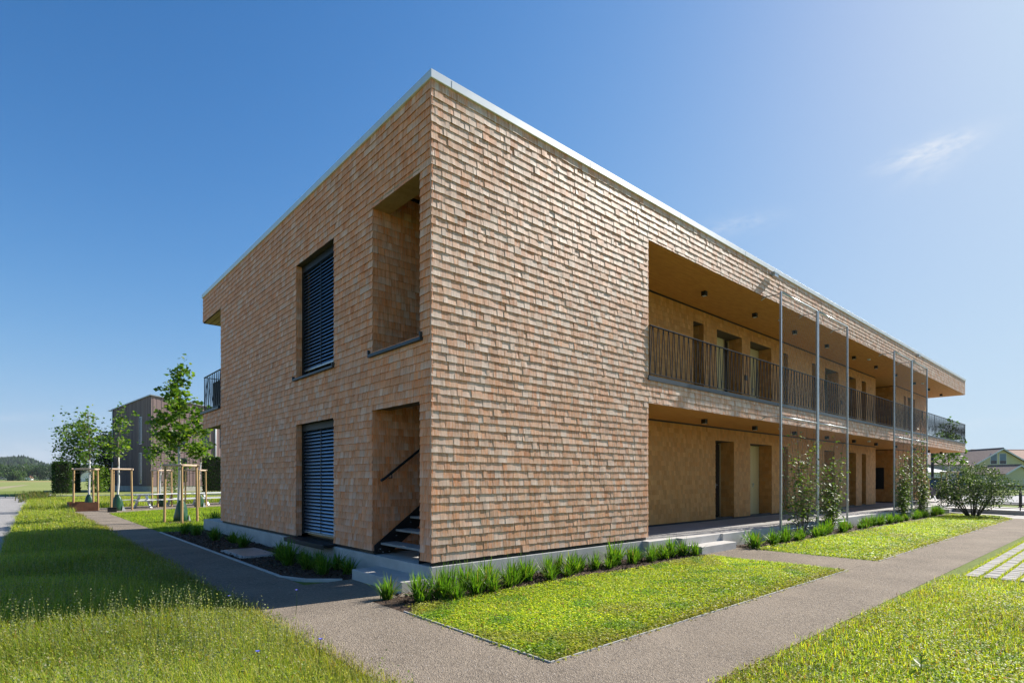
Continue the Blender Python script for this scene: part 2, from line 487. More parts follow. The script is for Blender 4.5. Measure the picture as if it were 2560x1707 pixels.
sheet('lawn_soil', [[(-0.96, -3.3), (6.19, -3.32), (6.19, -0.96), (-0.96, -0.96)], [(-0.44, -9.6), (6.86, -9.6), (6.86, -4.3), (-0.44, -4.3)], [(7.81, -3.37), (24.6, -3.39), (27.2, -2.3), (27.0, -1.16), (7.81, -1.26)], [(-4.3, 3.0), (-2.31, 3.0), (-2.31, 24.2), (-4.1, 24.2)], [(-8.5, -9.6), (-2.31, -9.6), (-2.31, 2.99), (-8.5, 2.99)], [(6.87, -9.6), (40, -9.6), (40, -4.3), (6.87, -4.3)]], -0.005, M['ground'])
structure_ground = sheet('ground', [[(-8000, -8000), (8000, -8000), (8000, 8000), (-8000, 8000)]], -0.03, M['ground'])
sheet('path', [
    [(-2.3, -9.5), (-0.45, -9.5), (-0.45, -4.45), (-2.3, -4.45)],
    [(-2.3, -4.45), (40.0, -4.68), (40.0, -3.38), (-1.0, -3.3), (-2.3, -3.3)],
    [(-2.3, -3.3), (-1.0, -3.3), (-1.0, 1.5), (-2.3, 1.5)],
    [(-1.0, -0.15), (0.2, -0.15), (0.2, 1.5), (-1.0, 1.5)],
    [(-2.3, 1.5), (-1.22, 1.5), (-1.22, 24.3), (-2.3, 24.3)],
    [(-2.4, 24.3), (-1.22, 24.3), (1.2, 26.3), (9.0, 31.0), (9.0, 36.0), (1.8, 32.0), (-1.2, 30.3), (-2.4, 28.6)],
    [(6.2, -3.32), (7.8, -3.32), (7.8, -0.3), (6.2, -0.3)],
], 0.0, M['gravel'])
sheet('gravel_road', [[(-8.5, 3.0), (-4.55, 3.0), (-4.3, 20.0), (-4.0, 33.0), (-3.3, 44.0), (-4.0, 60.0), (-8.5, 60.0)]], -0.012, M['road'])
sheet('field_track', [[(-4.6, 60.0), (-7.5, 60.0), (-11.0, 84.0), (-8.0, 130.0), (-3.0, 190.0), (-1.5, 190.0), (-5.0, 130.0), (-7.5, 84.0)]], -0.016, M['track'])
sheet('meadow_field', [[(-300, 60), (40, 95), (160, 420), (-420, 420)]], -0.022, M['field'])
sheet('ripening_field', [[(-420, 420), (160, 420), (200, 560), (-560, 560)]], -0.018, M['dry_field'])
sheet('garden_lawn', [[(-1.2, 12.3), (9.0, 12.3), (9.0, 30.8), (1.2, 26.2), (-1.2, 24.25)]], -0.012, M['ground'])
sheet('mulch_bed', [
    [(-1.20, 2.45), (-1.02, 1.95), (-0.62, 1.56), (0.05, 1.5), (0.05, 12.3), (-1.20, 12.3)],
    [(-1.0, -0.95), (6.2, -0.95), (6.2, 0.02), (-0.62, 0.02), (-1.0, -0.2)],
    [(7.8, -1.25), (26.0, -1.15), (26.0, -0.3), (7.8, -0.3)],
], -0.004, M['mulch'])

def concrete_kerb():
    b = MB()
    b.box(-1.255, -1.205, 2.42, 12.3, -0.05, 0.02)
    b.beam((-1.23, 2.43, -0.015), (-1.04, 1.9, -0.015), 0.05, 0.07)
    b.beam((-1.05, 1.92, -0.016), (-0.62, 1.53, -0.016), 0.05, 0.07)
    structure(b.build('kerb', M['concrete'], bevel=0.006))
    s = MB()
    for p, q in (((-1.0, -3.31), (6.2, -3.33)), ((-1.0, -3.31), (-0.98, -0.9)), ((7.8, -3.36), (24.7, -3.39))):
        s.beam((*p, -0.012), (*q, -0.012), 0.012, 0.05)
    structure(s.build('kerb', M['concrete']))


concrete_kerb()


# ------------------------------------------------------------------ shingles
CAM3 = np.array([CAMX, CAMY, EYE])
SH = []          # (area on the picture, verts, quads, colours, anchor)


def shingle_geo(O, U, N, u0, u1, zb, zt, b, s, t, pal, seed_curl=1.0, flare=0.0, subdivide=True):
    """one split shingle: a thin wedge whose lower end stands proud"""
    w = u1 - u0
    k = rnd.random()
    base_top, base_bot = pal(k)
    bj = b + rnd.gauss(0, 0.0016) * seed_curl + flare
    sj = s + rnd.gauss(0, 0.016) * seed_curl
    skew = rnd.gauss(0, 0.0009) * seed_curl
    cup = rnd.gauss(0, 0.0009) * seed_curl
    droop = rnd.gauss(0, 0.0018) * seed_curl
    us = (0.0, 0.5, 1.0)
    vs = (0.0, 0.45, 1.0)
    V, C = [], []
    H = zt - zb
    def P(uu, zz, nn):
        return (O[0] + U[0] * uu + N[0] * nn, O[1] + U[1] * uu + N[1] * nn, zz)
    for j, fv in enumerate(vs):
        for i, fu in enumerate(us):
            nn = bj - sj * H * fv + skew * (fu - 0.5) * 2 * (1 - fv) + cup * (1 - abs(fu - 0.5) * 2) * (1 - fv * 0.5)
            zz = zb + H * fv + (droop * (fu - 0.5) * 2 if j == 0 else 0.0)
            V.append(P(u0 + w * fu, zz, nn))
            C.append([base_bot[q] * (1 - fv) ** 1.3 + base_top[q] * (1 - (1 - fv) ** 1.3) for q in range(3)])
    F = [(0, 1, 4, 3), (1, 2, 5, 4), (3, 4, 7, 6), (4, 5, 8, 7)]
    n0 = len(V)
    for i, fu in enumerate(us):                               # back of the butt: end grain, darkened to paint the shade under each course
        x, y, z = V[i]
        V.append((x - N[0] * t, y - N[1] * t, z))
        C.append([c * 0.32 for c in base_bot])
    V.append(P(u0, zt, -0.004)); C.append(list(base_top))
    V.append(P(u1, zt, -0.004)); C.append(list(base_top))
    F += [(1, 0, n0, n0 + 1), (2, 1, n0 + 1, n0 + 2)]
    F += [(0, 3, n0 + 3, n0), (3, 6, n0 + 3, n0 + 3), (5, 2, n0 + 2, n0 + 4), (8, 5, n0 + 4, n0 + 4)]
    F = [f if len(set(f)) == 4 else tuple(dict.fromkeys(f)) for f in F]
    # size in the picture
    mid = np.array(P((u0 + u1) / 2, zb + 0.06, b))
    dv = CAM3 - mid
    d = np.linalg.norm(dv)
    area = w * (zt - zb) * max(0.0, (dv[0] * N[0] + dv[1] * N[1]) / d) / d ** 2
    return [area, V, F, C, mid]


def clad(out, O, U, N, z0, z1, e, spans, holes, pal, b=0.022, s=0.1, t=0.010, wlo=0.05, whi=0.19, curl=1.0, flare=None):
    """courses of shingles on a wall; holes = (u0, u1, z0, z1)"""
    n = int(round((z1 - z0) / e))
    for k in range(n):
        zb = z0 + k * e
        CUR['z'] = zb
        fl = flare[k] if flare and k < len(flare) else 0.0
        ivs = [(a, c, zb, min(zb + e * 1.3, z1 + 0.01)) for a, c in spans]
        for (h0, h1, hz0, hz1) in holes:
            if hz1 <= zb + 0.012 or hz0 >= zb + e - 0.012:
                continue
            nxt = []
            for (a, c, q0, q1) in ivs:
                if h1 <= a or h0 >= c:
                    nxt.append((a, c, q0, q1))
                    continue
                if a < h0: nxt.append((a, h0, q0, q1))
                if h1 < c: nxt.append((h1, c, q0, q1))
                lo, hi = max(a, h0), min(c, h1)
                if hz1 < zb + e - 0.012:                       # strip above the opening
                    nxt.append((lo, hi, hz1, q1))
                elif hz0 > zb + 0.03:                          # strip below the opening
                    nxt.append((lo, hi, q0, hz0))
            ivs = nxt
        for (a, c, q0, q1) in ivs:
            u = a
            while u < c - 1e-4:
                w = rnd.uniform(wlo, whi)
                if c - u - w < wlo * 0.8:
                    w = c - u
                out.append(shingle_geo(O, U, N, u + 0.0015, u + w - 0.0015, q0 + rnd.gauss(0, 0.0018) * curl, q1, b, s, t, pal, curl, fl))
                u += w


def mixc(a, b, t):
    return [a[i] * (1 - t) + b[i] * t for i in range(3)]


CUR = {'z': 0.0}


def pal_sunlit(k):
    # silvered boards, more with height; the sunlit front's pale highlights put into the colour
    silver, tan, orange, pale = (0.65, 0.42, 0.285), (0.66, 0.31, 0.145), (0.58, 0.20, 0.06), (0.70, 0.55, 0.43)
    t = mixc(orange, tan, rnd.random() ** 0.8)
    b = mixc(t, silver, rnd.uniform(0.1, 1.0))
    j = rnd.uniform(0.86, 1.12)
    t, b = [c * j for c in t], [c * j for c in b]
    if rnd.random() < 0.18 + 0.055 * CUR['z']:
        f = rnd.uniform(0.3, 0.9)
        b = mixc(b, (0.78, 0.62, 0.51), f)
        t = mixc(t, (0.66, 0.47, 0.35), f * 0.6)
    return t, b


def pal_outer(k):  # end wall tones: extra red painted in against the blue shade
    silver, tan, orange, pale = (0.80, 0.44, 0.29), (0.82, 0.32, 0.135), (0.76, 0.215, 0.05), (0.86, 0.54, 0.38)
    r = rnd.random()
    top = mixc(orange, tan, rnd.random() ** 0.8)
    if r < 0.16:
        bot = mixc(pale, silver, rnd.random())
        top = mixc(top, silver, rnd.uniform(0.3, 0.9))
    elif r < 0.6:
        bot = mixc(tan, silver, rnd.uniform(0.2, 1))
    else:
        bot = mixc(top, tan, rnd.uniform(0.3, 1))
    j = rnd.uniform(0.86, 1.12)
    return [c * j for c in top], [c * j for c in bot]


def pal_inner(k):
    c = mixc((0.52, 0.215, 0.048), (0.60, 0.285, 0.085), rnd.random())
    j = rnd.uniform(0.86, 1.10)
    return [q * j for q in c], [q * j * 1.02 for q in c]


def merge(items):
    V, F, C, b = [], [], [], 0
    for _, v, f, c, *_r in items:
        V += v
        F += [tuple(i + b for i in q) for q in f]
        C += c
        b += len(v)
    return V, F, C


def mesh_tint(name, V, F, C):
    me = bpy.data.meshes.new(name)
    me.from_pydata(V, [], F)
    a = me.attributes.new('tint', 'FLOAT_COLOR', 'POINT')
    a.data.foreach_set('color', np.array([(*c, 1) for c in C], dtype=np.float32).ravel())
    me.update()
    return me


# ------------------------------------------------------------------ the shingled apartment building
LX, LYB, LYR = 36.62, 10.81, 12.87        # length, depth of the wall, depth of the roof
ZS, ZT = 0.372, 7.185                     # lowest shingle edge, underside of the roof edge
Z1, Z2, Z3, Z4 = 3.098, 3.57, 6.41, 7.31  # band between the storeys, upper soffit, top of roof edge
LOG = 5.235                               # where the open walkway begins
YW = 1.72                                 # inner wall of the walkway
XE = 36.3
bld = thing('apartment_building', 'two storey apartment building clad in wooden shingles with flat roof and open walkways', 'building')

NICHES_UP = [(9.909, 10.478), (11.234, 12.82), (13.388, 14.947), (15.928, 16.306), (18.54, 18.95), (19.88, 21.40), (22.70, 23.58), (24.36, 24.96), (31.22, 31.6), (31.97, 33.5)]
NICHES_LO = [(11.151, 12.292), (13.388, 14.977), (15.88, 16.34), (19.81, 20.91), (22.70, 23.58), (24.36, 24.96), (31.22, 31.6), (31.97, 33.5)]
ALC = (26.364, 29.715)
WIN = [(3.25, 5.09, 3.66, 5.985), (3.25, 5.10, 0.30, 2.675)]          # blinds on the end wall (y0,y1,z0,z1)
OPN = [(0.32, 1.755, 3.60, 5.985), (0.32, 1.765, 0.30, 2.675)]        # open staircase


def building_core():
    c = MB()
    # solid end of the front wall
    c.box(0.03, LOG - 0.03, 0.03, 0.30, ZS + 0.03, ZT - 0.01)
    # fascia and band over the walkway
    c.box(LOG - 0.03, LX - 0.04, 0.03, 0.25, Z3 + 0.02, ZT - 0.01)
    c.build('wall', M['core'], bld)
    # end wall around its openings
    c = MB()
    ys = [0.30, 0.32, 1.76, 3.25, 5.095, LYB]
    def seg(y0, y1, z0, z1):
        c.box(0.03, 0.33, y0, y1, z0, z1)
    seg(2.28, 3.235, ZS + 0.03, ZT - 0.01)
    seg(1.775, 2.279, 3.061, 3.599)
    seg(1.775, 2.279, 6.391, ZT - 0.01)
    seg(5.11, LYB - 0.005, ZS + 0.03, ZT - 0.01)
    seg(3.236, 5.109, 2.70, 3.60)
    seg(3.236, 5.109, 6.01, ZT - 0.01)
    seg(0.301, 1.774, 2.70, 3.56)
    seg(0.301, 1.774, 6.06, ZT - 0.01)
    c.box(0.03, 0.33, LYB - 0.004, LYR - 0.04, Z3 + 0.03, ZT - 0.01)
    c.build('wall', M['core'], bld)
    # rooms behind
    c = MB()
    c.box(0.034, 4.95, 1.782, YW + 0.549, 0.32, 3.06)
    c.box(0.034, 4.95, 1.782, YW + 0.549, 3.6, 6.39)
    c.box(0.34, ALC[0] - 0.02, YW + 0.55, LYB - 0.03, 0.316, 7.05)
    c.box(ALC[1] + 0.02, XE, YW + 0.55, LYB - 0.03, 0.316, 7.05)
    c.box(ALC[0] - 0.02, ALC[1] + 0.02, 5.2, LYB - 0.03, 0.316, 7.05)
    # walkway wall with its niches, both storeys
    for zs0, zs1, zh, nis in ((0.36, Z1 - 0.04, 2.70, NICHES_LO), (Z2, Z3 - 0.05, 6.01, NICHES_UP)):
        xs = [4.9] + [v for n in sorted(nis) for v in n] + [XE]
        for i in range(0, len(xs), 2):
            a, d = xs[i], xs[i + 1]
            for a2, d2 in ((a, min(d, ALC[0])), (max(a, ALC[1]), d)):
                if d2 - a2 > 0.02:
                    c.box(a2 + 0.012, d2 - 0.012, YW + 0.02, YW + 0.54, zs0, zs1)
        for a, d in nis:
            c.box(a - 0.012, d + 0.012, YW + 0.02, YW + 0.54, zh, zs1)
    c.build('wall', M['core'], bld)
    # floor slabs, ceilings, roof
    f = MB()
    f.box(4.9, LX - 0.05, 0.05, YW + 0.0, Z1 + 0.04, Z2 + 0.0)
    f.box(4.9 + 21.5, ALC[1] - 0.05, YW + 0.001, 5.1, Z1 + 0.041, Z2 - 0.001)
    f.build('floor_slab', M['concrete_dark'], bld)
    s = MB()
    s.box(0.335, LX - 0.05, 0.031, YW - 0.005, Z3 - 0.012, Z3 + 0.012)
    s.box(ALC[0], ALC[1], YW - 0.004, 5.15, Z3 - 0.0121, Z3 + 0.0119)
    s.box(XE + 0.02, LX - 0.05, YW - 0.004, LYB, Z3 - 0.0122, Z3 + 0.0118)
    s.build('soffit', M['soffit'], bld)
    s = MB()
    s.box(LOG - 0.2, LX - 0.05, 0.031, YW - 0.005, Z1 + 0.0, Z1 + 0.036)
    s.box(ALC[0], ALC[1], YW - 0.004, 5.09, Z1 + 0.001, Z1 + 0.0355)
    s.build('soffit', M['soffit'], bld)
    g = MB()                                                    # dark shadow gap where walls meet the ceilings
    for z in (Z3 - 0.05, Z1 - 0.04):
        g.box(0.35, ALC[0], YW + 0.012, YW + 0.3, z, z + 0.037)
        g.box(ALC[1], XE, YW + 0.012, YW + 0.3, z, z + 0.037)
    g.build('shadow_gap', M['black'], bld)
    r = MB()
    r.box(0.05, LX - 0.06, 0.26, LYR - 0.06, 7.06, 7.2)
    r.build('roof', M['roof'], bld)
    t = MB()
    t.box(-0.022, LX, -0.018, 0.25, ZT, Z4)
    t.box(-0.022, 0.25, 0.251, LYR, ZT, Z4)
    t.box(LX - 0.25, LX, 0.251, LYR, ZT, Z4)
    t.box(0.251, LX - 0.251, LYR - 0.25, LYR, ZT, Z4)
    t.build('roof_trim', M['trim'], bld, bevel=0.006)
    j = MB()
    for x in (0.33, 3.4, 6.4, 9.4, 12.4, 15.4, 18.4, 21.4, 24.4, 27.4, 30.4, 33.4):
        j.box(x, x + 0.005, -0.0195, -0.016, ZT + 0.008, Z4 - 0.02)
    j.build('trim_joint', M['sill'], bld)
    # soffit of planks under the roof at the garden corner
    for k in range(15):
        x = 0.06 + k * 0.155
        p = MB()
        p.box(x, x + 0.13, LYB + 0.03, LYR - 0.06, Z3 + 0.005, Z3 + 0.03)
        p.build('plank', M['lintel'], bld)
    b = MB()
    b.box(0.03, 2.6, LYR - 0.055, LYR - 0.03, Z3 + 0.0, ZT - 0.01)
    b.build('wall', M['core'], bld)
    # balcony at the garden corner
    b = MB()
    b.box(0.03, 2.6, LYB - 0.004, 12.8, Z1 + 0.035, 3.555)
    b.build('floor_slab', M['core'], bld)
    s = MB()
    s.box(-0.04, 0.16, LYB + 0.10, 12.99, 3.565, 3.645)
    s.build('sill', M['sill'], bld, bevel=0.006)
    s = MB()
    s.box(-0.045, 0.33, 0.24, 1.84, 3.545, 3.597)
    s.box(-0.045, 0.0, 0.24, 0.262, 3.598, 3.67)
    s.box(-0.045, 0.0, 1.82, 1.842, 3.598, 3.67)
    s.build('sill', M['sill'], bld, bevel=0.004)
    # oiled lintel in the upper stair opening and its ceiling
    l = MB()
    l.box(0.005, 0.329, 0.321, 1.754, 5.99, 6.055)
    l.build('lintel', M['lintel'], bld)
    # balcony edge flashing along the walkway
    s = MB()
    x = LOG - 0.02
    while x < LX:
        x2 = min(x + 3.05, LX + 0.03)
        s.box(x, x2 - 0.012, -0.014, 0.2, 3.562, 3.652)
        x = x2
    s.build('edge_flashing', M['sill'], bld)
    # blocked-out end wall far away
    e = MB()
    e.box(LX - 0.045, LX - 0.02, 0.3, LYR - 0.1, Z3 + 0.02, ZT - 0.012)
    e.box(LX - 0.045, LX - 0.02, 0.06, 5.0, Z1 + 0.04, Z2 - 0.01)
    e.build('wall', M['core'], bld)


building_core()


def building_shingles():
    out = []
    X, Y = (1, 0), (0, 1)
    E1 = (ZT - ZS) / 57.0
    flare = [0.030, 0.016, 0.006]
    # front
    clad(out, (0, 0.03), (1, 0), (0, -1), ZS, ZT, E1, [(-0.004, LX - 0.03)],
         [(LOG, 99, 0, Z1), (LOG, 99, Z2, Z3)], pal_sunlit, b=0.026, s=0.1, flare=None)
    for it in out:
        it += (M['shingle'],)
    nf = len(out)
    # end wall towards the path
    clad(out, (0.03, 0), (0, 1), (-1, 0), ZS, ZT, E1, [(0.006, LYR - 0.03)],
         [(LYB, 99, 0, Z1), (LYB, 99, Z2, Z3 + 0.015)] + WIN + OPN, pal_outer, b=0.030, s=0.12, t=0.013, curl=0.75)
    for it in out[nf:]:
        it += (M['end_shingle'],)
    out.sort(key=lambda q: -q[0])
    for a, V, F, C, mid, mt in out[:300]:
        V2 = [(v[0] - mid[0], v[1] - mid[1], v[2] - mid[2]) for v in V]
        finish('shingle', mesh_tint('shingle', V2, F, C), mt, bld, tuple(mid))
    for mt in (M['shingle'], M['end_shingle']):
        o = finish('shingle_cladding', mesh_tint('shingle_cladding', *merge([q for q in out[300:] if q[5] is mt])), mt, bld)
        o['kind'] = 'stuff'
    # reveals of the two windows on the end wall and the wall beside the stairs
    rev = []
    for y, (z0, z1) in ((5.092, (3.66, 5.985)), (5.102, (ZS, 2.675))):
        clad(rev, (0.015, y), (1, 0), (0, -1), z0, z1, (z1 - z0) / round((z1 - z0) / E1), [(0, 0.115)], [], pal_outer, b=0.008, s=0.05, t=0.006, wlo=0.05, whi=0.12, curl=0.5)
    clad(rev, (0.012, 1.77), (1, 0), (0, -1), ZS, 3.05, E1, [(0, 5.0)], [], pal_outer, b=0.016, s=0.08, wlo=0.07, whi=0.14, curl=0.6)
    clad(rev, (0.012, 1.77), (1, 0), (0, -1), 3.6, 6.39, E1, [(0, 5.0)], [], pal_outer, b=0.016, s=0.08, wlo=0.07, whi=0.14, curl=0.6)
    o = finish('shingle_cladding', mesh_tint('shingle_cladding', *merge(rev)), M['end_shingle'], bld)
    o['kind'] = 'stuff'
    # sheltered shingles inside the walkways
    inn = []
    for z0, z1, zh, nis in ((0.372, Z1 - 0.045, 2.70, NICHES_LO), (Z2 + 0.03, Z3 - 0.055, 6.01, NICHES_UP)):
        e = (z1 - z0) / round((z1 - z0) / 0.125)
        hol = [(a, b, 0, zh) for a, b in nis] + [(ALC[0], ALC[1], 0, 9)]
        clad(inn, (0, YW + 0.02), (1, 0), (0, -1), z0, z1, e, [(4.9, XE)], hol, pal_inner, b=0.014, s=0.065, t=0.006, wlo=0.07, whi=0.16, curl=0.35)
        for a, b in nis + [ALC]:
            d = 0.42 if b - a < 3 else 3.4
            zz = z1 if d > 1 else zh
            clad(inn, (b, YW + 0.02), (0, 1), (-1, 0), z0, zz, (zz - z0) / round((zz - z0) / 0.125), [(0, d)], [], pal_inner, b=0.010, s=0.045, t=0.006, wlo=0.07, whi=0.16, curl=0.35)
    o = finish('walkway_shingle_cladding', mesh_tint('walkway_shingle_cladding', *merge(inn)), M['inner_shingle'], bld)
    o['kind'] = 'stuff'


building_shingles()


def plinth():
    b = MB()
    b.box(-0.004, 5.0, 0.0, 12.70, -0.1, 0.311)
    b.box(5.001, 6.0, -0.16, YW + 0.5, -0.1, 0.3112)
    b.box(6.001, 7.6, -0.30, YW + 0.5, -0.1, 0.3114)
    x = 7.601
    while x < 27.5:
        x2 = min(x + 2.5, 27.9)
        b.box(x, x2 - 0.006, -0.36, YW + 0.5, -0.1, 0.3116)
        x = x2
    b.box(27.901, 37.5, -0.46, 6.0, -0.1, 0.3118)
    b.build('plinth', M['concrete'], bld, bevel=0.006)
    w = MB()
    w.box(5.3, 36.2, 0.0, YW + 0.4, 0.3125, 0.3165)
    w.build('walkway_floor', M['concrete_dark'], bld)
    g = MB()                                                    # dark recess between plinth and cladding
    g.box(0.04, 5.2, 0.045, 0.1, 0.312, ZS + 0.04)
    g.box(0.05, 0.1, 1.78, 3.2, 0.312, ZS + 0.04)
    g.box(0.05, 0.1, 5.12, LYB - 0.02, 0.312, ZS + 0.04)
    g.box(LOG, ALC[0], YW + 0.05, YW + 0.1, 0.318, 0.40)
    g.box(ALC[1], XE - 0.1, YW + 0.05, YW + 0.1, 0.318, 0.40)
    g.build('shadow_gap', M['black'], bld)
    s = MB()
    s.box(-0.476, -0.006, 0.01, 1.50, -0.1, 0.155)
    s.build('step', M['concrete'], bld, bevel=0.006)
    s = MB()
    s.box(6.15, 7.62, -0.66, -0.302, -0.1, 0.155)
    s.build('step', M['concrete'], bld, bevel=0.006)
    s = MB()
    s.box(27.95, 28.9, -0.80, -0.462, -0.1, 0.155)
    s.build('step', M['concrete'], bld, bevel=0.006)


plinth()


def blinds():
    for (y0, y1, z0, z1), door in ((WIN[0], False), (WIN[1], True)):
        w = MB()
        zb = z0 if not door else 0.372
        w.box(0.27, 0.285, y0 + 0.05, y1 - 0.05, zb + 0.02, z1 - 0.02)
        wo = w.build('window', M['glass'], bld)
        f = MB()
        for a, b in ((y0 + 0.002, y0 + 0.06), (y1 - 0.06, y1 - 0.002)):
            f.box(0.245, 0.325, a, b, zb + 0.01, z1 - 0.005)
        f.box(0.2451, 0.3249, y0 + 0.061, y1 - 0.061, zb + 0.01, zb + 0.08)
        f.box(0.2452, 0.3248, y0 + 0.061, y1 - 0.061, z1 - 0.08, z1 - 0.005)
        f.build('frame', M['frame'], wo)
        h = MB()
        h.box(0.13, 0.24, y0 + 0.004, y1 - 0.004, z1 - 0.13, z1 + 0.012)
        bl = h.build('window_blind', M['black'], bld)
        r = MB()
        for a, b in ((y0 + 0.004, y0 + 0.05), (y1 - 0.05, y1 - 0.004)):
            r.box(0.14, 0.235, a, b, zb + 0.03, z1 - 0.131)
        r.build('guide_rail', M['black'], bl)
        top = z1 - 0.13
        bot = (z0 + 0.17) if not door else 0.47
        n = int(round((top - bot) / 0.0695))
        pitch = (top - bot) / n
        prof = [(-0.036, 0.042), (-0.03, 0.034), (-0.012, 0.014), (0.008, -0.010), (0.020, -0.030), (0.018, -0.038)]
        vs = []
        for yy in (y0 + 0.055, y1 - 0.055):
            for px_, pz in prof:
                vs.append((0.0 - px_, yy, pz))
        me = None
        fs = [(i, i + 1, 6 + i + 1, 6 + i) for i in range(5)]
        me = bpy.data.meshes.new('slat')
        # outer face leans back at its top edge, so it mirrors the sky
        vs = [(0.035 * q[0], yy, q[1]) for yy in (y0 + 0.055, y1 - 0.055) for q in ((1.05, 0.040), (0.75, 0.036), (0.25, 0.016), (-0.35, -0.006), (-0.75, -0.026), (-0.72, -0.034))]
        me.from_pydata(vs, [], fs)
        me.update()
        me.materials.append(M['blind'])
        me.polygons.foreach_set('use_smooth', [True] * len(me.polygons))
        for k in range(n):
            o = bpy.data.objects.new('slat', me)
            COL.objects.link(o)
            o.parent = bl
            o.location = (0.185, 0, bot + pitch * (k + 0.5))
        rl = MB()
        rl.box(0.165, 0.205, y0 + 0.055, y1 - 0.055, bot - 0.035, bot - 0.008)
        rl.build('bottom_rail', M['galv'], bl)
        cd = MB()
        cd.box(0.150, 0.154, (y0 + y1) / 2 - 0.012, (y0 + y1) / 2 + 0.012, bot, top)
        cd.build('ladder_tape', M['dark_steel'], bl)
        s = MB()
        if door:
            s.box(-0.20, 0.24, y0 - 0.03, y1 + 0.12, 0.300, 0.345)
            s.box(-0.20, -0.19, y0 - 0.03, y1 + 0.12, 0.26, 0.2999)
            s.build('sill', M['black'], bld, bevel=0.004)
        else:
            s.box(-0.045, 0.24, y0 - 0.04, y1 + 0.1, z0 - 0.065, z0 - 0.022)
            s.box(-0.045, 0.05, y0 - 0.04, y0 - 0.015, z0 - 0.0215, z0 + 0.03)
            s.box(-0.045, 0.05, y1 + 0.075, y1 + 0.1, z0 - 0.0215, z0 + 0.03)
            s.build('sill', M['sill'], bld, bevel=0.004)


blinds()


def staircase():
    st = MB()
    rise, run = 0.2045, 0.28
    n = 15
    for y in (1.71, 0.36):
        p0, p1 = (0.02, 0.30), (0.02, 0.46)
        top = (0.02 + run * n, 0.46 + rise * n)
        st.add([(0.02, y, 0.315), (0.30, y, 0.315), (0.02 + run * n + 0.25, y, 0.315 + rise * n), (0.02 + run * n, y, 0.46 + rise * n), (0.02, y, 0.46),
                (0.02, y + 0.012, 0.315), (0.30, y + 0.012, 0.315), (0.02 + run * n + 0.25, y + 0.012, 0.315 + rise * n), (0.02 + run * n, y + 0.012, 0.46 + rise * n), (0.02, y + 0.012, 0.46)],
               [(0, 1, 2, 3, 4), (9, 8, 7, 6, 5), (0, 5, 6, 1), (1, 6, 7, 2), (2, 7, 8, 3), (3, 8, 9, 4), (4, 9, 5, 0)])
    so = st.build('staircase', M['black'], bld)
    for k in range(n):
        t = MB()
        x = 0.13 + run * k
        z = 0.505 + rise * k
        t.box(x, x + 0.29, 0.373, 1.709, z - 0.035, z)
        t.build('tread', M['concrete_dark'], so, bevel=0.004)
    b = MB()
    for (x, z) in ((0.17, 0.345), (0.29, 0.345), (0.12, 0.40), (0.42, 0.60), (0.70, 0.81)):
        b.tube([(x, 1.695, z), (x, 1.71, z)], 0.012, 8)
    b.build('bolt', M['galv'], so)
    h = MB()
    h.tube([(0.10, 1.64, 1.525), (0.16, 1.64, 1.555), (4.0, 1.64, 1.555 + 3.84 * rise / run)], 0.022, 10)
    h.tube([(0.3, 1.64, 1.63), (0.3, 1.64, 1.57), (0.3, 1.74, 1.57)], 0.008, 6)
    h.tube([(1.8, 1.64, 2.72), (1.8, 1.64, 2.66), (1.8, 1.74, 2.66)], 0.008, 6)
    h.build('handrail', M['dark_steel'], bld, smooth=True)


staircase()


